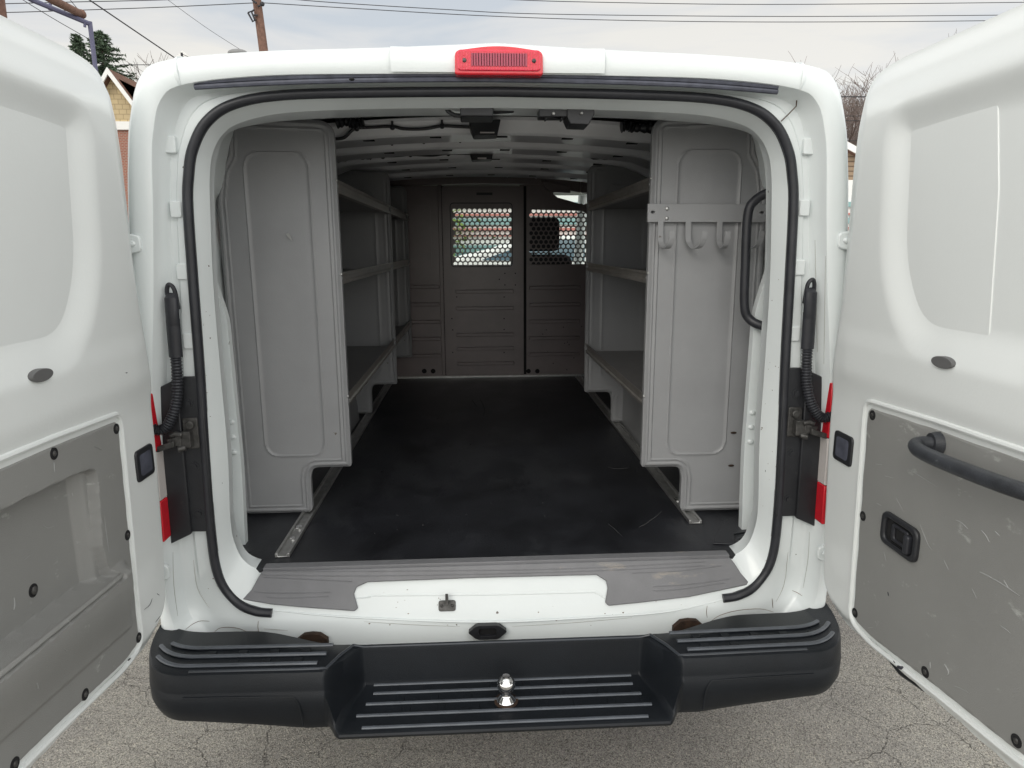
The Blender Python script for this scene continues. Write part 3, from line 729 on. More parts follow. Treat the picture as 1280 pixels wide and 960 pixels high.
for k in range(85):
    z_ = rnd.random()
    if z_ < .5: px, py = rnd.uniform(450, 930), rnd.uniform(735, 785)
    elif z_ < .75: px, py = rnd.uniform(248, 268), rnd.uniform(300, 740)
    else: px, py = rnd.uniform(945, 975), rnd.uniform(300, 740)
    p = on(tf, px, py, .0)
    if p is not None:
        r_ = rnd.uniform(.0006, .0017)*(1.5 if rnd.random() < .12 else 1); m.sphere(tuple(p), r_, 6, 4, (rnd.uniform(.6, 2.2), 1, rnd.uniform(.5, 1.3)))
co = m.build('paint_chips', SEALANT, van); co['kind'] = 'stuff'
SCR = pmat('pale_scratch', (.34,.345,.34), .7); CHIP = pmat('bare_chip', (.03,.03,.04), .7)
tR = bvh([o for o in bpy.data.objects if o.parent == dR or o == dR]); tL = bvh([o for o in bpy.data.objects if o.parent == dL or o == dL])
def subof(door): return [o for o in door.children if o.name.startswith('trim_panel')][0]
for pts, r_ in (([(1135,586),(1150,595),(1172,609)],.0010),([(1106,595),(1111,596),(1117,598)],.0014),([(1095,580),(1103,581)],.0014),([(1096,629),(1102,632)],.0015),([(1195,650),(1203,654),(1210,661)],.0018),([(1227,663),(1233,670),(1237,678)],.0017),([(1244,664),(1250,670)],.0018),([(1192,857),(1202,861),(1211,866)],.0009),([(1251,782),(1258,787),(1264,792)],.0012),([(1234,720),(1250,728),(1275,745)],.0016),([(1225,715),(1240,722)],.0022),([(1255,725),(1262,737)],.0015),([(1163,828),(1163,835)],.0022),([(1181,830),(1186,840),(1184,845)],.0022),([(1150,655),(1160,680),(1166,688)],.0009),([(1120,622),(1130,640)],.0006),([(1215,735),(1221,748)],.0008),([(1085,790-5),(1092,792-8)],.0010),([(1105,690),(1108,702)],.0009),([(1180,700),(1186,712)],.0009)):
    stroke(tR, pts, r_*.62, 'scratch', SCR, dR)
for pts, r_ in (([(17,747),(18,755),(17,762)],.0022),([(46,854),(48,862)],.0022),([(67,578),(68,590)],.0018),([(118,558),(127,562)],.0012),([(53,656),(60,660),(68,657)],.0012),([(83,775),(88,779)],.0018),([(90,616),(91,620)],.0016),([(130,645),(133,668),(136,690)],.0010),([(80,812),(84,814)],.0012),([(30,700),(37,694)],.0010)):
    stroke(tL, pts, r_*.62, 'scratch', SCR, dL)
for pts, r_ in (([(1122,833),(1126,835),(1129,834)],.0042),([(1117,826),(1119,829)],.0010),([(1110,760-20),(1111,745)],.0012),([(1077,806),(1082,812)],.0012),([(1037,775-2),(1042,782)],.0010)):
    stroke(tR, pts, r_, 'chip', CHIP, dR)
for pts, r_ in (([(86,910),(92,903),(95,900)],.0016),([(160,826),(163,823)],.0018),([(180,762),(187,756),(190,748)],.0007),([(196,742),(199,744)],.0008),([(194,778),(197,774),(200,770)],.0007),([(157,465+1),(159,466)],.0010)):
    stroke(tL, pts, r_, 'chip', CHIP, dL)
# ------------------------------------------------------------------ cab
m = MB(); m.prism([(3.35,.5),(5.75,.5),(5.75,1.15),(5.55,1.22),(4.95,1.34),(4.55,1.45),(3.35,1.45)], lambda u, v, w: (w, u, v), .93, 1.0); m.prism([(3.35,.5),(5.75,.5),(5.75,1.15),(5.55,1.22),(4.95,1.34),(4.55,1.45),(3.35,1.45)], lambda u, v, w: (w, u, v), -1.0, -.93)
m.prism([(4.95,1.30),(5.55,1.20),(5.75,1.12),(5.75,1.0),(4.95,1.0)], lambda u, v, w: (w, u, v), -.93, .93)
m.box(-.95,.95,3.35,4.15,2.14,2.20)
for s in (1, -1): m.tube([(s*.88,4.15,2.15),(s*.95,4.95,1.36)], .045, 8); m.tube([(s*.93,3.42,1.40),(s*.90,3.42,2.16)], .06, 8); m.box(s*.9-.05, s*.9+.05, 3.35, 4.15, 2.08, 2.17)
m.build('cab', WHITE, van, bev=.01)
m = MB(); m.box(-.92,.92,3.38,4.12,2.085,2.125); m.build('headliner', CABG, van, bev=.01)
m = MB(); m.prism([(4.35,.8),(4.95,.8),(4.95,1.36),(4.80,1.47),(4.50,1.50),(4.38,1.44)], lambda u, v, w: (w, u, v), -.90, .90); m.build('dashboard', SEATM, van, bev=.02)
m = MB(); m.grid([[(x*.92, 4.97+.10*(1-x*x), 1.36) for x in np.linspace(-1, 1, 15)], [(x*.87, 4.17+.05*(1-x*x), 2.13) for x in np.linspace(-1, 1, 15)]]); m.build('windscreen', GLASS, van)
for s in (1, -1):
    m = MB(); m.add([(s*.955,3.47,1.45),(s*.955,4.85,1.45),(s*.90,4.12,2.09),(s*.90,3.47,2.09)], [(0,1,2,3)]); m.build('side_window', GLASS, van)
for x in (.46, -.50):
    m = MB(); m.box(x-.25, x+.25, 3.55, 4.05, .95, 1.12); m.prism(rrect(x-.24, x+.24, 1.05, 1.60, .08), XZ, 3.50, 3.62); st = m.build('cab_seat', SEATM, van, bev=.03)
    m = MB(); m.prism(rrect(x-.135, x+.135, 1.625, 1.88, .05), XZ, 3.50, 3.60); m.tube([(x-.06,3.56,1.5),(x-.06,3.56,1.7)], .008, 8); m.tube([(x+.06,3.56,1.5),(x+.06,3.56,1.7)], .008, 8); m.build('headrest', SEATM, st, bev=.025)
# ------------------------------------------------------------------ partition between cab and load space
PY = 3.20
part = empty('partition', (0, PY, .70), 'dark grey steel partition with perforated windows between load space and cab', 'partition')
q = lambda a, b: (lambda p: (p.x, p.z))(U(a, b, y=PY))
def perf(x0, x1, z0, z1, pitch, r, keep=lambda x, z: True):
    m = MB(); rowp = pitch*.866; j = 0; z = z1-pitch/2
    while z > z0+pitch*.3:
        x = x0+pitch/2+(pitch/2 if j % 2 else 0)
        while x < x1-pitch*.2:
            hexv = [(x+pitch/1.732*math.cos(R(30+60*k)), z+pitch/1.732*math.sin(R(30+60*k))) for k in range(6)]
            ho = []
            for k in range(6):
                a, b = hexv[k], hexv[(k+1) % 6]; ho += [a, ((a[0]+b[0])/2, (a[1]+b[1])/2)]
            hi = [(x+r*math.cos(R(30+30*k)), z+r*math.sin(R(30+30*k))) for k in range(12)]
            vs = [(u, PY, v) for u, v in ho]+[(u, PY, v) for u, v in hi]+[(u, PY+.002, v) for u, v in hi]
            fs = [(k, (k+1) % 12, 12+(k+1) % 12, 12+k) for k in range(12)]+[(12+k, 12+(k+1) % 12, 24+(k+1) % 12, 24+k) for k in range(12)]
            if not keep(x, z): fs = [tuple(range(12))]
            m.add(vs, fs); x += pitch
        z -= rowp; j += 1
    return m
pc0, pc1 = q(552, 233), q(651, 468)
w0, w1 = q(563.5, 255), q(639.5, 332)
m = MB(); m.holed(rrect(pc0[0], pc1[0], pc1[1], pc0[1], .02), [rrect(w0[0], w1[0], w1[1], w0[1], .02)], XZ, PY-.018, PY-.004)
cdoor = m.build('centre_panel', PART, part, bev=.005)
m = perf(w0[0]-.03, w1[0]+.035, w1[1]-.035, w0[1]+.035, .0362, .0143, lambda x, z: w0[0]+.012 < x < w1[0]-.010 and w1[1]+.012 < z < w0[1]-.015); m.build('perforated_window', PART, cdoor, smooth=False)
m = MB(); m.holed(rrect(w0[0]-.008, w1[0]+.008, w1[1]-.008, w0[1]+.008, .03), [rrect(w0[0]-.002, w1[0]+.002, w1[1]-.002, w0[1]+.002, .025)], XZ, PY-.0192, PY-.012); m.build('window_seal', RUBBER, cdoor)
def beads(rows, xa, xb, parent):
    for r_ in rows:
        z = q(600, r_)[1]; m = MB(); m.prism(rrect(xa, xb, z-.013, z+.013, .010), XZ, PY-.040, PY-.015); m.build('pressed_rib', PART, parent, bev=.004)
beads((364,385,417.5,435,453.5), q(562,0)[0], q(640.5,0)[0], cdoor)
m = MB()
for a, b in ((573,243),(587,243)): pass
z = q(600,242.5)[1]; m.box(q(592,0)[0], q(613,0)[0], PY-.0195, PY-.016, z-.009, z+.009); m.build('maker_plate', BLACKP, cdoor)
m = MB()
for a, b in ((624,349),(631,341.5),(644,341.5),(631,356),(644,356),(571,371),(630,371),(565,398),(630,398),(566,412),(630,411.5),(590,385),(608,385),(634,385),(566,440),(630,440)):
    u, v = q(a, b); m.prism(ellipse(u, v, .005, .005, 8), XZ, PY-.0197, PY-.017)
build_each(m, 'screw_hole', HOLE, cdoor)
lp = MB(); a = q(480, 472); b = q(550, 232); lp.prism(fillet([(-.93,.705),(b[0]+.0,.705),(b[0],b[1],.03),(-.93,b[1])]), XZ, PY-.012, PY); lpan = lp.build('side_panel', PART, part, bev=.004)
m = MB(); a, b = q(505,256), q(540,335); m.holed(rrect(a[0], b[0], b[1], a[1], .03), [rrect(a[0]+.006, b[0]-.006, b[1]+.006, a[1]-.006, .026)], XZ, PY-.016, PY-.010); m.build('pressed_frame', PART, lpan)
beads((357.5,379.5,401,422,443), q(500,0)[0], q(540.5,0)[0], lpan)
m = MB()
for a in (530.5, 541.5): u, v = q(a, 463.5); m.prism(ellipse(u, v, .018, .018, 16), XZ, PY-.0135, PY-.010)
build_each(m, 'cable_hole', HOLE, lpan)
# right panel: cut away at the top, holed window
wa, wb = q(661.5,262), q(733,330)
cut = [q(652,472), (.93,.705), (.93,1.90), q(733,257.5), q(715,252), q(697,247), q(692,243), q(689,233), q(684,229.5), q(654,229.5)]
cut[0] = (cut[0][0], .705)
m = MB(); m.holed(cut, [fillet([(wa[0],wb[1],.02),(wb[0]+.03,wb[1],.02),(wb[0]+.03,wa[1]-.07,.05),(wb[0]-.03,wa[1]-.01,.03),(wa[0],wa[1],.02)])], XZ, PY-.012, PY-.002); rpan = m.build('side_panel', PART, part, bev=.003)
m = perf(wa[0]-.04, wb[0]+.09, wb[1]-.03, wa[1]+.04, .0362, .0143, lambda x, z: wa[0]+.005 < x < wb[0]+.02 and wb[1] < z < wa[1]-.005); m.build('perforated_window', PART, rpan, smooth=False)
beads((360,381,402,423,443), q(661,0)[0], q(730,0)[0], rpan)
m = MB()
for a in (660.5, 671.5): u, v = q(a, 463.5); m.prism(ellipse(u, v, .017, .017, 16), XZ, PY-.0135, PY-.010)
for k in range(14): u, v = q(random.uniform(675,728), random.uniform(405,465)); m.prism(ellipse(u, v, .004, .004, 8), XZ, PY-.0135, PY-.010)
build_each(m, 'cable_hole', HOLE, rpan)
for a in (551.3, 652): 
    u = q(a, 300)[0]; m = MB(); m.box(u-.016, u+.016, PY-.0165, PY-.001, .705, q(600,231)[1]); m.build('door_jamb_strip', PART, part, bev=.004)
top = [q(a, b) for a, b in ((478,224),(495,219),(525,215),(560,212.5),(600,212),(640,213),(672,216.5),(700,221),(733,229))]
bot = [q(a, b) for a, b in ((733,243),(700,236),(690,231),(600,230),(478,233))]
top = [(-.95, top[0][1]-.02)]+top+[(.95, top[-1][1]-.02)]; bot = [(.90, 1.98)]+bot[:]+[(-.95, bot[-1][1]-.02)]
m = MB(); m.prism(top+bot, XZ, PY-.028, PY-.012); tb = m.build('header_band', PART, part, bev=.004)
for a, b in ((526.5,220.3),(562.5,219.2),(598.5,219.2),(634,220),(669.7,221.7)):
    u, v = q(a, b); m = MB(); m.holed(ellipse(u, v, .013, .013, 16), [ellipse(u, v, .008, .008, 16)], XZ, PY-.034, PY-.027); m.build('washer', WTRIM, tb)
m = MB()
m.prism([q(675,226), q(700,231), q(712,234), q(712,242), q(690,241), q(680,236)], XZ, PY-.06, PY-.02); m.prism(rrect(q(727,0)[0], q(738,0)[0], q(0,243)[1], q(0,222)[1], .01), XZ, PY-.10, PY-.05); m.build('belt_cover', PART, part, bev=.008)
for a_, b_ in ((545.5, 549.5), (654, 657.5)):
    m = MB(); m.box(q(a_, 0)[0], q(b_, 0)[0], PY-.0165, PY-.010, .72, q(0, 233)[1]); m.build('panel_gap', HOLE, part)
# bottom kick strip
m = MB(); m.box(-.9,.9,PY-.03,PY-.005,.704,.716); m.build('kick_strip', ALU, part, bev=.002)
# ------------------------------------------------------------------ floor mat
m = MB(); rows = []
MATP = [(-.735,.097),(.735,.097),(.765,.115),(.79,.16),(.80,.22),(.925,.26),(.925,PY-.03),(-.925,PY-.03),(-.925,.26),(-.80,.22),(-.79,.16),(-.765,.115)]
m.prism(MATP, XY, .688, .7025); fm = m.build('floor_mat', MAT, None, bev=.002)
tag(fm, 'scuffed black rubber mat covering the load floor of the van', 'floor mat')
m = MB(); m.prism([(.70,.18),(.77,.17),(.795,.25),(.90,.28),(.88,.42),(.80,.36),(.76,.29)], XY, .7035, .708); fx = m.build('loose_corner', MAT, fm, bev=.002)
tm = bvh([fm]); DUST = pmat('dusty_scuff', (.05,.05,.052), .8)
for pts, r_ in (([(799,659),(807,655),(814,650),(821,645),(827,639)],.0028),([(760,584),(772,586),(787,585)],.0016),([(760,655),(768,661),(777,670)],.0014),([(600,498),(606,512),(604,520)],.0022),([(590,500),(596,508)],.0025)):
    stroke(tm, pts, r_*.75, 'scuff', DUST, fm)
rnd = random.Random(3); m = MB()
for k in range(160):
    u = rnd.random(); x = rnd.uniform(-.65, .65) if u < .5 else rnd.choice((-1, 1))*rnd.uniform(.60, .66); y = rnd.uniform(.14, 3.1); m.sphere((x, y, .703), rnd.uniform(.0008, .0026), 5, 4)
gr = m.build('floor_grit', DUST, fm); gr['kind'] = 'stuff'
# ------------------------------------------------------------------ shelving
EP = fillet([(.522,.905,.02),(.522,2.07,.05),(.868,2.082,.03),(.872,1.965,.01),(.903,1.915,.02),(.918,1.82,.01),(.920,.713,.025),(.671,.713,.02),(.671,.84,.0),(.662,.883,.06),(.560,.884,.0),(.522,.884,.03)], 6)
BR = rrect(.610, .820, .930, 1.970, .055, 8)
def panel_h(u, v, d):
    h = .012*ss(d, 0, .012)-.004*ss(d, .016, .020)+.004*ss(d, .024, .028)*(1-ss(d, .030, .034))
    Q = np.stack([u, v], 1); db, _ = sdf(BR, Q)
    h = h+.0035*(1-ss(np.abs(db), .0015, .005))-.001*ss(db, 0, .01)
    return h
emesh = {}
def end_panel(s, y, parent, low=False):
    key = (s, low)
    if key not in emesh:
        m = MB(); mp = lambda u, v, w: (s*u, -w, v)
        relief(m, EP, .009 if low else .0045, panel_h, mp); m.prism(EP, mp, -.022, -.0005)
        o = m.build('end_panel', SHELFG, None, angle=35); emesh[key] = o.data
    else:
        o = bpy.data.objects.new('end_panel', emesh[key]); col.objects.link(o)
    o.parent = parent; o.location = Vector((0, y, 0))-parent.location
    return o
def shelf_unit(s, ys, y1, label):
    root = empty('shelving_unit', (s*.72, ys[0], .70), label, 'shelving', 'grey steel shelving units bolted along the van walls')
    ps = [end_panel(s, y, root, i > 0) for i, y in enumerate(ys)]
    for zt, zb in ((1.888,1.842),(1.578,1.536),(1.150,1.102)):
        m = MB(); ya, yb = ys[0]+.005, y1
        # folded lip with two rolled ribs, tray floor, back upstand
        prof = [(.530,zt-.004),(.5245,zt),(.5245,zt-.008),(.529,zt-.012),(.529,zb+.016),(.5235,zb+.012),(.5235,zb+.002),(.529,zb),(.545,zb)]
        rows_ = [[(s*x, y, z) for x, z in prof] for y in (ya, yb)]; lm_ = MB(); lm_.grid(rows_)
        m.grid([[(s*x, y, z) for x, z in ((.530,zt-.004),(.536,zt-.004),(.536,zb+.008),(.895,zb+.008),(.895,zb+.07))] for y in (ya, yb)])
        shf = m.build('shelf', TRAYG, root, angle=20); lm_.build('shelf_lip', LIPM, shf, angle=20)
        m = MB()
        for y in ys: m.sphere((s*.5225, y+.022, (zt+zb)/2), .005, 8, 6, (.6,1,1)); m.sphere((s*.5225, y-.0, zt-.006), .005, 8, 6)
        build_each(m, 'shelf_bolt', ALU, root)
    return root, ps
uL, pL = shelf_unit(-1, [.53,2.05,3.03], 3.16, 'grey steel shelving unit with three shelves along the left wall of the van')
uR, pR = shelf_unit(1, [.45,1.745], 1.76, 'grey steel shelving unit with a hook rail on its end panel, along the right wall')
pR[0]['label'] = 'front end panel carrying the hook rail'
# dent on the left front end panel
m = MB(); p = U(362, 296, y=.516); m.add([(p.x-.012,p.y,p.z+.01),(p.x-.002,p.y-.003,p.z+.012),(p.x+.004,p.y-.002,p.z+.002),(p.x+.008,p.y-.001,p.z-.014),(p.x+.002,p.y-.003,p.z-.008),(p.x-.006,p.y-.001,p.z-.001)], [(0,1,2,3,4,5)]); m.build('dent', ALU, pL[0])
m = MB()
for a, b in ((917,541),(914,582)): p = U(a, b, y=.436); m.sphere(tuple(p), .007, 8, 6, (1.6,.3,.6))
build_each(m, 'scrape', RUST, pR[0])
# hook rail
HY = .425
m = MB(); m.holed([(.508,1.740),(.905,1.738),(.905,1.797),(.508,1.799)], [ellipse(.525,1.772,.007,.0045,12), ellipse(.893,1.770,.007,.0045,12)], XZ, HY-.004, HY+.010)
hr = m.build('hook_rail', SHELFG, uR, bev=.0015)
m = MB(); m.box(.53,.895,HY+.008,HY+.02,1.745,1.79); m.build('rail_spacer', SHELFG, hr)
for i, (x, dx) in enumerate(((.553,.020),(.646,.034),(.752,.004),(.835,.034))):
    P = [(x,HY-.002,1.745),(x,HY-.003,1.700),(x+dx*.1,HY-.010,1.672),(x+dx*.4,HY-.032,1.655),(x+dx*.75,HY-.058,1.662),(x+dx*.95,HY-.070,1.685),(x+dx,HY-.072,1.708)]
    m = MB(); rows_ = []
    Pc = catmull(P, 6)
    for k, p in enumerate(Pc):
        w = .0095; t = Vector(Pc[min(k+1, len(Pc)-1)])-Vector(Pc[max(k-1, 0)]); t.normalize(); n = Vector((1,0,0)).cross(t).normalized()*.002
        c = Vector(p); rows_.append([tuple(c+Vector((-w,0,0))-n), tuple(c+Vector((w,0,0))-n), tuple(c+Vector((w,0,0))+n), tuple(c+Vector((-w,0,0))+n)])
    m.grid(rows_, True); m.build('hook', SHELFG, hr, bev=.0008)
m = MB()
for x in (.572, .853):
    for z in (1.783, 1.752): m.sphere((x, HY-.005, z), .0065, 12, 8, (1,.5,1))
build_each(m, 'hook_rail_bolt', ALU, hr)
# floor tracks
for s, y0, x, lab in ((-1, .172, .686, 'aluminium floor track sticking out from under the left shelving'), (1, .35, .697, 'aluminium floor track ending just past the right shelving')):
    m = MB(); xs_ = [(-.023,.7035),(-.023,.717),(-.014,.717),(-.014,.708),(.014,.708),(.014,.717),(.023,.717),(.023,.7035)]
    m.prism([(s*x+u, v) for u, v in xs_], XZ, y0, 3.12); t = m.build('floor_track', ALU, None, bev=.0015)
    tag(t, lab, 'track', 'aluminium tracks on the load floor')
    m = MB(); m.tube([(s*x, y0+.13, .708), (s*x, y0+.13, .714)], .009, 6); m.tube([(s*x, y0+.22, .708), (s*x, y0+.22, .716)], .012, 6); build_each(m, 'track_bolt', CHROME, t)
# hitch ball
hb = empty('hitch_ball', (.003, -.197, .43), 'chrome tow ball bolted to the middle of the black bumper step', 'tow ball')
m = MB(); m.sphere((.003,-.197,.484), .0252, 32, 20); m.tube([(.003,-.197,.500),(.003,-.197,.5105)], .010, 16); m.build('ball', CHROME, hb)
m = MB(); m.tube([(.003,-.197,.434),(.003,-.197,.437),(.003,-.197,.441),(.003,-.197,.449),(.003,-.197,.455),(.003,-.197,.47)], [.024,.026,.024,.016,.013,.013], 28); m.build('neck', CHROME, hb)
m = MB(); m.tube([(.003,-.197,.4315),(.003,-.197,.4345)], .033, 28); m.build('washer', RUST, hb)
# ------------------------------------------------------------------ ground
def ground_mat():
    m, nt, bs = nodes('old_asphalt'); N = nt.nodes.new; L = nt.links.new
    tc = N('ShaderNodeTexCoord'); P = tc.outputs['Object']
    def noise(s, d=6, r=.6):
        n = N('ShaderNodeTexNoise'); n.inputs['Scale'].default_value = s; n.inputs['Detail'].default_value = d; n.inputs['Roughness'].default_value = r; L(P, n.inputs['Vector']); return n
    vo = N('ShaderNodeTexVoronoi'); vo.inputs['Scale'].default_value = 310; L(P, vo.inputs['Vector'])
    sp = N('ShaderNodeSeparateColor'); L(vo.outputs['Color'], sp.inputs[0])
    r = N('ShaderNodeValToRGB'); e = r.color_ramp.elements; e[0].position = 0; e[0].color = (.10,.092,.082,1); e[1].position = 1; e[1].color = (.58,.54,.47,1)
    k = e.new(.45); k.color = (.32,.31,.29,1); k = e.new(.85); k.color = (.38,.37,.345,1); L(sp.outputs[0], r.inputs[0])
    n1 = noise(.9); r1 = N('ShaderNodeValToRGB'); r1.color_ramp.elements[0].position = .35; r1.color_ramp.elements[0].color = (.72,.70,.70,1); r1.color_ramp.elements[1].position = .65; r1.color_ramp.elements[1].color = (1.12,1.10,1.04,1); L(n1.outputs[0], r1.inputs[0])
    mu = N('ShaderNodeMix'); mu.data_type = 'RGBA'; mu.blend_type = 'MULTIPLY'; mu.inputs[0].default_value = 1; L(r.outputs[0], mu.inputs[6]); L(r1.outputs[0], mu.inputs[7])
    # cracks
    nw = noise(3); va = N('ShaderNodeVectorMath'); va.operation = 'MULTIPLY_ADD'; L(nw.outputs['Color'], va.inputs[0]); va.inputs[1].default_value = (.22,)*3; L(P, va.inputs[2])
    vc = N('ShaderNodeTexVoronoi'); vc.feature = 'DISTANCE_TO_EDGE'; vc.inputs['Scale'].default_value = 4.2; L(va.outputs[0], vc.inputs['Vector'])
    rc = N('ShaderNodeValToRGB'); rc.color_ramp.elements[0].position = .0; rc.color_ramp.elements[0].color = (1,1,1,1); rc.color_ramp.elements[1].position = .009; rc.color_ramp.elements[1].color = (0,0,0,1); L(vc.outputs['Distance'], rc.inputs[0])
    nm = noise(1.1, 3); rm = N('ShaderNodeValToRGB'); rm.color_ramp.elements[0].position = .46; rm.color_ramp.elements[1].position = .60; L(nm.outputs[0], rm.inputs[0])
    cm = N('ShaderNodeMath'); cm.operation = 'MULTIPLY'; L(rc.outputs[0], cm.inputs[0]); L(rm.outputs[0], cm.inputs[1])
    cm2 = N('ShaderNodeMath'); cm2.operation = 'MULTIPLY'; L(cm.outputs[0], cm2.inputs[0]); cm2.inputs[1].default_value = .34
    mc = N('ShaderNodeMix'); mc.data_type = 'RGBA'; L(cm2.outputs[0], mc.inputs[0]); L(mu.outputs[2], mc.inputs[6]); mc.inputs[7].default_value = (.055,.045,.038,1)
    # oil stains
    no = noise(7, 4); ro = N('ShaderNodeValToRGB'); ro.color_ramp.elements[0].position = .70; ro.color_ramp.elements[1].position = .76; L(no.outputs[0], ro.inputs[0])
    mo = N('ShaderNodeMix'); mo.data_type = 'RGBA'; L(ro.outputs[0], mo.inputs[0]); L(mc.outputs[2], mo.inputs[6]); mo.inputs[7].default_value = (.05,.05,.05,1)
    L(mo.outputs[2], bs.inputs['Base Color']); bs.inputs['Roughness'].default_value = .9
    b = N('ShaderNodeBump'); b.inputs['Strength'].default_value = .8; b.inputs['Distance'].default_value = .006; L(vo.outputs['Distance'], b.inputs['Height'])
    b2 = N('ShaderNodeBump'); b2.invert = True; b2.inputs['Strength'].default_value = .8; b2.inputs['Distance'].default_value = .01; L(cm.outputs[0], b2.inputs['Height']); L(b.outputs[0], b2.inputs['Normal']); L(b2.outputs[0], bs.inputs['Normal'])
    return m
m = MB(); m.add([(-400,-400,0),(400,-400,0),(400,700,0),(-400,700,0)], [(0,1,2,3)]); g = m.build('ground', ground_mat(), None, smooth=False)
tag(g, 'cracked grey asphalt parking lot', 'ground', kind='structure')
# ------------------------------------------------------------------ surroundings beyond the van
def brickmat(name, c1, c2, mortar, sx, bw=.5, rh=.25, msz=.02):
    m, nt, bs = nodes(name); N = nt.nodes.new; L = nt.links.new
    tc = N('ShaderNodeTexCoord'); mp = N('ShaderNodeMapping'); mp.inputs['Rotation'].default_value = (R(90), 0, 0); L(tc.outputs['Object'], mp.inputs[0])
    b = N('ShaderNodeTexBrick'); b.inputs['Color1'].default_value = c1+(1,); b.inputs['Color2'].default_value = c2+(1,); b.inputs['Mortar'].default_value = mortar+(1,)
    b.inputs['Scale'].default_value = sx; b.inputs['Brick Width'].default_value = bw; b.inputs['Row Height'].default_value = rh; b.inputs['Mortar Size'].default_value = msz
    L(mp.outputs[0], b.inputs['Vector']); L(b.outputs[0], bs.inputs['Base Color']); bs.inputs['Roughness'].default_value = .85; return m
SHINGLE = brickmat('cream_shingles', (.60,.48,.28), (.50,.40,.24), (.34,.26,.15), 2.2, .55, .36, .025)
BRICK = brickmat('red_brick', (.30,.10,.06), (.24,.08,.05), (.32,.27,.23), 4, .5, .22, .03)
ROOFM = pmat('brown_roof', (.16,.085,.06), .9, var=.3, vscale=3)
TANSIDE = brickmat('tan_siding', (.30,.22,.15), (.28,.21,.14), (.13,.09,.06), 2.2, 8, .35, .05)
WINM = pmat('window_pane', (.05,.06,.07), .08, spec=.8)
def gable_house(x0, x1, y0, y1, zw, zp, wall, lower=None, zl=0, name='house', label='', windows=()):
    h = empty(name, ((x0+x1)/2, y0, 0), label, 'house', 'houses beyond the van')
    m = MB(); m.prism([(x0,zl),(x1,zl),(x1,zw),((x0+x1)/2,zp),(x0,zw)], XZ, y0, y1); m.build('wall', wall, h)
    if lower: m = MB(); m.box(x0-.02,x1+.02,y0-.02,y1,0,zl); m.build('brick_storey', lower, h); m = MB(); m.box(x0-.1,x1+.1,y0-.12,y0+.02,zl-.15,zl+.12); m.build('belt_trim', WTRIM, h)
    xm = (x0+x1)/2; sl = (zp-zw)/(xm-x0); ov = .12
    for sg in (-1, 1):
        e = xm+sg*((xm-x0)+ov); ze = zw-sl*ov
        m = MB(); m.prism([(xm,zp),(e,ze),(e,ze+.14),(xm,zp+.18)], XZ, y0-.3, y1+.3); m.build('roof', ROOFM, h)
        m = MB(); m.prism([(xm,zp-.02),(e,ze-.04),(e,ze+.16),(xm,zp+.20)], XZ, y0-.36, y0-.302); m.build('barge_board', WTRIM, h)
    for wx, wz, ww, wh in windows:
        m = MB(); m.holed([(wx-ww/2-.1,wz-.1),(wx+ww/2+.1,wz-.1),(wx+ww/2+.1,wz+wh+.1),(wx-ww/2-.1,wz+wh+.1)], [[(wx-ww/2,wz),(wx+ww/2,wz),(wx+ww/2,wz+wh),(wx-ww/2,wz+wh)]], XZ, y0-.05, y0+.02); wn = m.build('window', WTRIM, h)
        m = MB(); m.box(wx-ww/2,wx+ww/2,y0-.02,y0-.01,wz,wz+wh); m.build('pane', WINM, wn)
    return h
HY1 = 24
pk = U(141, 95, y=HY1); ev = U(163, 124, y=HY1); bb = U(155, 157, y=HY1)
sl = (pk.z-ev.z)/(ev.x-pk.x); hw = 3.2
gable_house(pk.x-hw, pk.x+hw, HY1, HY1+9, pk.z-sl*hw, pk.z, SHINGLE, BRICK, bb.z-.0, 'house', 'cream shingled house with white gable trim over red brick, left of the van', [(pk.x+1.2, bb.z-2.2, 1.0, 1.5),(pk.x-1.4, bb.z+.5, 1.0, 1.5)])
p2 = U(172, 113, y=30); gable_house(p2.x-1.2, p2.x+5.5, 30, 38, p2.z-1.3, p2.z+1.3, SHINGLE, BRICK, 3.4, 'house', 'smaller house with brown roof just beyond the cream shingled one', [(p2.x+2, 4, 1, 1.4)])
a = U(1072, 190, y=22); gable_house(a.x-5.0, a.x+3.6, 22, 30, a.z-1.9, a.z+.15, TANSIDE, None, 0, 'house', 'low tan house with brown siding, in the gap beside the right door', [(a.x-1, 1.2, 1.2, 1.2)])
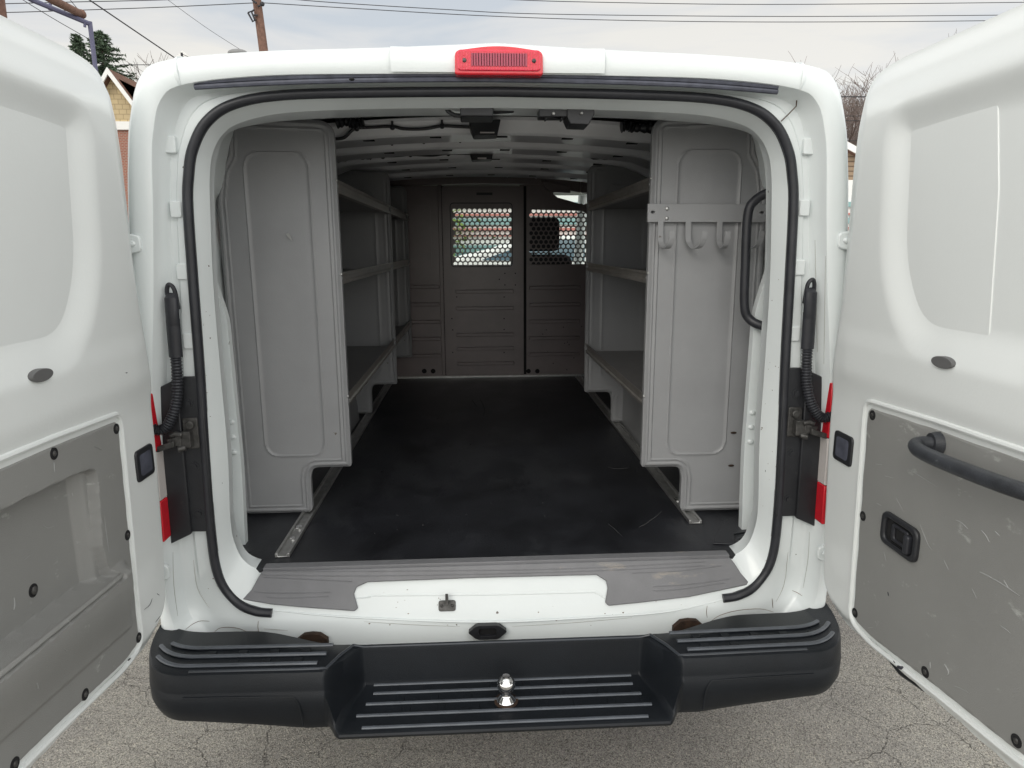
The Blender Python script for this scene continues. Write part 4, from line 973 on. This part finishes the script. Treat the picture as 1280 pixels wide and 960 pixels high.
# conifers
LEAFD = pmat('spruce_needles', (.06,.095,.055), .8, var=.5, vscale=2.5)
BARK = pmat('bark', (.13,.10,.085), .95, var=.3, vscale=6)
BARKG = pmat('grey_bark', (.17,.135,.12), .95, var=.3, vscale=4)
def conifer(x, y, h, w, label, seed):
    rnd = random.Random(seed); root = empty('conifer_tree', (x, y, 0), label, 'tree', 'trees beyond the van')
    m = MB(); m.tube([(x,y,0),(x,y,h*.5),(x,y,h*.98)], [.25,.15,.03], 8); m.build('trunk', BARK, root)
    m = MB(); vs = []; fs = []
    n = int(h*40)
    for i in range(n):
        t = rnd.random()**.55; z = h*(.12+.88*t); L = w*(1.005-t)**.86*rnd.uniform(.55, 1.1)+.12; an = rnd.uniform(0, 6.283)
        d = Vector((math.cos(an), math.sin(an), -.05+rnd.uniform(-.25,.25))); k = int(10+L*20)
        for j in range(k):
            f = (j+rnd.random())/k; c = Vector((x, y, z))+d*L*f+Vector((0,0,-.30*L*f+.22*L*f*f))
            for q_ in range(2):
                sz = rnd.uniform(.05,.13); b = Vector((rnd.uniform(-1,1), rnd.uniform(-1,1), rnd.uniform(-.7,.5))).normalized()*sz*1.6; e = b.cross(Vector((rnd.uniform(-1,1), rnd.uniform(-1,1), rnd.uniform(-1,1)))).normalized()*sz*.35
                n0 = len(vs); vs += [c-e, c+e, c+b]; fs.append((n0, n0+1, n0+2))
    m.add(vs, fs); m.build('crown', LEAFD, root, smooth=False, recalc=False)
p = U(125, 38, y=34); conifer(p.x, 34, p.z, 5.8, 'tall dark green spruce standing behind the cream house', 3)
p = U(95, 43, y=36); conifer(p.x, 36, p.z, 3.0, 'slim spruce top just left of the tall spruce', 4)
def bare_tree_mesh(seed, h, spread, r0=.16):
    rnd = random.Random(seed); m = MB()
    def br(p, d, L, r, lv):
        P = [p]; dd = d.copy(); n = 4
        for k in range(n):
            dd = (dd+Vector((rnd.uniform(-1,1), rnd.uniform(-1,1), rnd.uniform(-.4,.8)))*.17).normalized(); P.append(P[-1]+dd*L/n)
        m.tube([tuple(q_) for q_ in P], [r*(1-.45*k/n) for k in range(n+1)], 5 if lv < 2 else 3, cap=False)
        if lv >= 6: return
        c = 4 if 1 < lv < 4 else 3
        for k in range(c):
            f = rnd.uniform(.35, 1.0); q_ = P[min(n, int(f*n+.5))]
            ax = Vector((rnd.uniform(-1,1), rnd.uniform(-1,1), rnd.uniform(-.1,.5))).normalized()
            nd = (dd*1.0+ax*spread).normalized(); br(q_, nd, L*rnd.uniform(.58,.80), max(.006, r*.52), lv+1)
    br(Vector((0,0,0)), Vector((0,0,1)), h*.26, r0, 0)
    return m
bm_ = []
for i, sd in enumerate((11, 23, 37)):
    m = bare_tree_mesh(sd, 10, .85); o = m.build('bare_tree', BARKG, None, smooth=False, recalc=False); bm_.append(o.data); bpy.data.objects.remove(o)
def bare(px, py, y, k, rz, label):
    p = U(px, py, y=y); me = bm_[k]; hz = max(v.co.z for v in me.vertices)
    o = bpy.data.objects.new('bare_tree', me); col.objects.link(o); s_ = p.z/hz; o.location = (p.x, y, 0); o.scale = (s_, s_, s_); o.rotation_euler.z = rz
    tag(o, label, 'tree', 'trees beyond the van')
bare(1052, 88, 30, 0, .3, 'bare winter tree in the gap right against the van roof corner')
bare(1075, 84, 34, 1, 1.4, 'bare winter tree in the middle of the right gap')
bare(1098, 76, 28, 2, 2.2, 'bare winter tree rising just behind the right door corner')
bare(1066, 100, 38, 2, 4.0, 'low bare tree farthest back in the right gap')
bare(1085, 95, 40, 0, 5.2, 'thin bare tree farthest back, nearest the right door')
bare(1045, 98, 36, 1, 3.3, 'brushy bare tree hidden partly by the van roof corner')
bare(1150, 50, 26, 0, 2.9, 'tallest bare tree, its twigs showing above the sloping right door top')
bare(1118, 84, 27, 1, 5.9, 'bare tree whose twigs peep over the right door near its corner')
bare(176, 82, 40, 2, .9, 'faint bare tree between the spruce and the van roof')
# distant wooded hill
hm = pmat('winter_woods', (.12,.09,.075), .95, var=.4, vscale=.5)
m = MB(); rows_ = []
for i, y in enumerate((46,52,60,70)):
    rows_.append([(x, y, (0, 2.6, 4.0, 4.6)[i]*(1+.12*math.sin(x*.13+i))+(random.uniform(-.2,.2) if i else 0)) for x in np.linspace(5, 90, 60)])
m.grid(rows_); tag(m.build('hill', hm, None), 'brown wooded rise beyond the trees', 'hill', kind='structure')
# poles, wires, lamps
WOOD = pmat('pole_wood', (.17,.095,.07), .9, var=.3, vscale=10, bump=.3)
WIRE = pmat('wire', (.03,.03,.035), .7)
PAINTB = pmat('blue_grey_steel', (.10,.10,.17), .5)
PYY = 22
a, b = U(321, 0, y=PYY), U(330, 67, y=PYY); d = (b-a)/(a.z-b.z); top_ = a-d*2.0; base_ = b+d*b.z
up = empty('utility_pole', tuple(base_), 'leaning brown wooden utility pole above the van roof left of the brake light', 'pole', 'poles beyond the van')
m = MB(); m.tube([tuple(base_), tuple(top_)], [.17,.125], 14); m.build('post', WOOD, up)
m = MB()
for P in ([(310,16),(316,27),(320,24)],[(310,16),(314,14),(319,26)],[(314,15),(318,12)],[(317,19),(322,19)],[(325,5),(329,3)],[(315,0),(321,4)],[(322,8),(328,6)]):
    m.tube([tuple(U(x, y_, y=PYY-.2)) for x, y_ in P], .028, 6)
p = U(328, 5, y=PYY-.2); m.sphere(tuple(p), .07, 8, 6); m.build('bracket', WIRE, up)
p = U(3, 0, y=9); m = MB(); p1 = U(6, 12, y=9)
uq = empty('utility_pole', (p.x, 9, 0), 'dark utility pole cut off at the upper left corner of the picture', 'pole', 'poles beyond the van')
m.tube([(p.x-.12,9,0),(p.x-.10,9,6.5)], .12, 12); m.build('post', WOOD, uq)
def wire(pts, y0, y1, label, r=.012, sub=6):
    n = len(pts); P = [tuple(U(a, b, y=y0+(y1-y0)*i/(n-1))) for i, (a, b) in enumerate(pts)]
    m = MB(); m.tube(catmull(P, sub), r, 5); tag(m.build('overhead_wire', WIRE, None), label, 'wire', 'overhead wires')
wire([(-60,16),(12,15.5),(120,12),(215,8.5),(320,3.5)], 20, 21.7, 'lower of the two level wires reaching the leaning pole from the left')
wire([(-60,6),(12,4.5),(90,2.5),(160,1),(225,-1),(318,-6)], 20, 21.7, 'upper of the two level wires reaching the leaning pole from the left')
wire([(328,3.5),(450,11),(600,19.5),(760,25),(960,27.5),(1222,26),(1400,22)], 22, 24, 'lowest of the three long wires right of the leaning pole')
wire([(322,-6),(400,2),(560,12),(680,17.5),(960,20.5),(1240,19),(1400,16)], 22, 24, 'middle one of the three long wires right of the leaning pole')
wire([(322,-20),(480,-10),(640,-.5),(760,3),(960,5.5),(1270,3),(1400,0)], 22, 24, 'topmost of the three long wires right of the leaning pole')
wire([(20,-8),(29,0),(68,24),(108,47),(116,52)], 14, 18, 'thin wire slanting down to the spruce at the upper left', .008)
wire([(98,-10),(112,0),(165,36),(221,74),(250,94)], 14, 19, 'thick wire slanting down to the van roof left corner', .016)
wire([(190,-14),(210,0),(260,36),(310,68),(335,84)], 18, 22, 'hair-thin wire slanting down to the street lamp head', .006)
wire([(80,-12),(88,0),(97,11),(103,18)], 9, 9.2, 'short wire tied to the round wooden pole end', .005)
wire([(150,81),(170,81),(210,81)], 30, 30, 'short level wire between the spruce and the van roof', .015)
for py in (121, 145, 151, 176): wire([(1020,py),(1060,py),(1110,py)], 25, 25, {121:'topmost thick wire crossing the right gap',145:'second wire from the top crossing the right gap',151:'third wire from the top crossing the right gap',176:'lowest wire crossing the right gap in front of the woods'}[py], .022 if py == 121 else .014)
# blue grey sign frame and the round wooden pole end reaching in from the upper left
fr = empty('pipe_frame', (U(117,72,y=9).x, 9, 0), 'blue grey steel pipe frame with a right-angled corner at the upper left', 'pipe frame')
m = MB(); c = U(112.5,30,y=9); e = U(118,75,y=9); m.tube([tuple(U(-60,-62,y=7.5)), tuple(U(40,0,y=8.6)), tuple(c)], .035, 8); m.build('arm', PAINTB, fr)
m = MB(); m.tube([tuple(c+Vector((0,0,.03))), tuple(e), (e.x+.02,9,0)], .032, 8); m.build('upright', PAINTB, fr)
m = MB(); m.tube([tuple(U(63,4,y=8.9)), tuple(U(62,13,y=8.9))], .02, 6); m.tube([tuple(U(106,29,y=8.95)), tuple(U(106,34,y=8.95))], .018, 6); build_each(m, 'clamp', PAINTB, fr)
m = MB(); m.tube([tuple(U(30,-22,y=7.6)), tuple(U(66,0,y=8.3)), tuple(U(101,17.5,y=9))], [.06,.055,.052], 12); m.sphere(tuple(U(102,17.6,y=9)), .062, 10, 8)
o = m.build('wooden_pole_arm', WOOD, None); tag(o, 'round brown wooden pole end poking in above the blue grey pipe frame', 'pole', 'poles beyond the van')
# street lamp
p = U(297, 66, y=20); sl_ = empty('street_lamp', (p.x+1.6, 20, 0), 'grey street lamp head just above the van roof, left of the leaning pole', 'street lamp')
m = MB(); m.sphere((p.x, 20, p.z), .19, 16, 10, (1.5,.8,.55)); m.build('lamp_head', pmat('lamp_grey', (.22,.22,.22), .5), sl_)
m = MB(); m.tube([(p.x+.15,20,p.z),(p.x+.5,20,p.z-.18),(p.x+1.5,20,p.z-.6),(p.x+1.6,20,p.z-1.2),(p.x+1.6,20,0)], .05, 8); m.build('post', ALU, sl_)
p = U(227, 66, y=18); m = MB(); m.tube([(p.x,18,p.z),(p.x+.02,18,0)], .03, 6); m.tube([(p.x,18,p.z-.03),(p.x+.42,18,p.z-.2)], .008, 5); tag(m.build('service_mast', WIRE, None), 'thin dark service mast poking above the left roof corner of the van', 'mast')
# street scene seen through the partition windows
STW = pmat('storefront_white', (.80,.80,.78), .6); STR = pmat('storefront_red', (.52,.20,.17), .5); TEAL = pmat('storefront_glass', (.22,.38,.38), .15)
sf = empty('storefront', (3, 19, 0), 'white storefront with red bands seen through the partition window and windscreen', 'building')
m = MB(); m.box(-1.0,16,19.3,25,0,3.6); m.build('wall', STW, sf)
for z0, z1, mat_, nm in ((2.56,2.62,STR,'red_band'),(2.12,2.20,STR,'red_band'),(2.30,2.48,TEAL,'window'),(.4,1.7,TEAL,'window'),(1.96,2.0,STR,'red_band'),(2.80,2.95,TEAL,'window')):
    m = MB(); m.box(-.9,15.9,19.2,19.32,z0,z1); m.build(nm, mat_, sf)
m = MB(); random.seed(5); vs = []; fs = []
for k in range(9000):
    c = Vector((random.gauss(-1.9,.62), random.gauss(18,.4), abs(random.gauss(1.7,.75)))); bq = Vector((random.uniform(-1,1), random.uniform(-1,1), random.uniform(-1,1)))*.08; cq = bq.cross(Vector((random.uniform(-1,1), random.uniform(-1,1), 1)))*.8
    n0 = len(vs); vs += [c, c+bq, c+bq+cq, c+cq]; fs.append((n0, n0+1, n0+2, n0+3))
m.add(vs, fs); tag(m.build('green_hedge', pmat('hedge_leaves', (.16,.24,.05), .7, var=.4, vscale=3), None, smooth=False, recalc=False), 'light green hedge seen through the left of the partition window', 'hedge')
car = empty('parked_car', (.7, 9.5, 0), 'white minivan parked across the view, seen through the perforated partition window', 'car')
m = MB(); m.prism(fillet([(-1.2,.35,.1),(3.6,.35,.1),(3.7,1.15,.1),(3.3,1.25,.05),(2.9,1.80,.15),(.9,1.84,.2),(.2,1.62,.1),(-.6,1.44,.1),(-1.25,1.25,.1)]), XZ, 9.2, 11.0); m.build('body', WTRIM, car, bev=.05)
m = MB(); m.prism(fillet([(.05,1.45,.03),(.95,1.76,.04),(1.7,1.76,.02),(1.7,1.42,.02)]), XZ, 9.185, 9.3); m.prism(rrect(1.8,2.9,1.42,1.74,.04), XZ, 9.185, 9.3); m.build('side_window', CARGLASS, car)
m = MB(); m.box(-1.22,-1.05,9.16,9.4,1.05,1.25); m.build('tail_light', ORANGE, car)
for x in (-.35, 2.8): m = MB(); m.tube([(x,9.18,.33),(x,9.42,.33)], .33, 28); m.build('wheel', TYRE, car, bev=.02)
# ------------------------------------------------------------------ world, sun, camera
w = bpy.data.worlds.new('World'); sc.world = w; w.use_nodes = True; nt = w.node_tree; N = nt.nodes.new; L = nt.links.new
bg = nt.nodes['Background']; SUN_EL, SUN_AZ = 30, 207     # azimuth of the sun, clockwise from +Y: behind and to the left
sky = N('ShaderNodeTexSky'); sky.sky_type = 'NISHITA'; sky.sun_disc = False; sky.sun_elevation = R(SUN_EL); sky.sun_rotation = R(SUN_AZ)
tc = N('ShaderNodeTexCoord'); sx = N('ShaderNodeSeparateXYZ'); L(tc.outputs['Generated'], sx.inputs[0])
# overcast deck: dimmed towards the zenith
mr = N('ShaderNodeMapRange'); mr.inputs[1].default_value = 0; mr.inputs[2].default_value = 1; mr.inputs[3].default_value = 6.9; mr.inputs[4].default_value = 5.0; L(sx.outputs[2], mr.inputs[0])
mp = N('ShaderNodeMapping'); mp.inputs['Scale'].default_value = (1.1,1.1,5.5); L(tc.outputs['Generated'], mp.inputs[0])
n1 = N('ShaderNodeTexNoise'); n1.inputs['Scale'].default_value = 2.2; n1.inputs['Detail'].default_value = 6; n1.inputs['Roughness'].default_value = .5; n1.inputs['Distortion'].default_value = .6; L(mp.outputs[0], n1.inputs['Vector'])
cr = N('ShaderNodeValToRGB'); e = cr.color_ramp.elements; e[0].position = .36; e[0].color = (.76,.81,.86,1); e[1].position = .58; e[1].color = (1.08,1.04,.96,1); k = e.new(.46); k.color = (.93,.93,.92,1); L(n1.outputs[0], cr.inputs[0])
mu = N('ShaderNodeVectorMath'); mu.operation = 'SCALE'; L(cr.outputs[0], mu.inputs[0]); L(mr.outputs[0], mu.inputs['Scale'])
# added gain: deck brightened beside and behind the camera to light doors and interior
gm = N('ShaderNodeMapRange'); gm.interpolation_type = 'SMOOTHSTEP'; gm.inputs[1].default_value = .85; gm.inputs[2].default_value = -.05; gm.inputs[3].default_value = 1; gm.inputs[4].default_value = 2.45; L(sx.outputs[1], gm.inputs[0])
mu2 = N('ShaderNodeVectorMath'); mu2.operation = 'SCALE'; L(mu.outputs[0], mu2.inputs[0]); L(gm.outputs[0], mu2.inputs['Scale'])
mx = N('ShaderNodeMix'); mx.data_type = 'RGBA'; mx.inputs[0].default_value = .9; L(sky.outputs[0], mx.inputs[6]); L(mu2.outputs[0], mx.inputs[7])
L(mx.outputs[2], bg.inputs[0]); bg.inputs[1].default_value = .115
sd = bpy.data.lights.new('sun', 'SUN'); sd.energy = .55; sd.angle = R(22); sd.color = (1,.955,.87)
so = bpy.data.objects.new('sun', sd); col.objects.link(so)
dirv = Vector((math.sin(R(SUN_AZ))*math.cos(R(SUN_EL)), math.cos(R(SUN_AZ))*math.cos(R(SUN_EL)), math.sin(R(SUN_EL))))
so.rotation_euler = dirv.to_track_quat('Z', 'Y').to_euler()
cd = bpy.data.cameras.new('camera'); co_ = bpy.data.objects.new('camera', cd); col.objects.link(co_); sc.camera = co_
cd.sensor_fit = 'HORIZONTAL'; cd.sensor_width = 36; cd.lens = 36*FPX/1280; cd.clip_start = .05; cd.clip_end = 2000
M4 = Matrix(((CR[0], CU[0], -CF[0], CAM[0]), (CR[1], CU[1], -CF[1], CAM[1]), (CR[2], CU[2], -CF[2], CAM[2]), (0,0,0,1)))
co_.matrix_world = M4
sc.render.engine = 'CYCLES'; sc.cycles.max_bounces = 8; sc.cycles.diffuse_bounces = 5; sc.cycles.use_denoising = True
vs_ = sc.view_settings; vs_.view_transform = 'Standard'; vs_.look = 'None'; vs_.gamma = 1; vs_.exposure = .2; vs_.use_curve_mapping = False
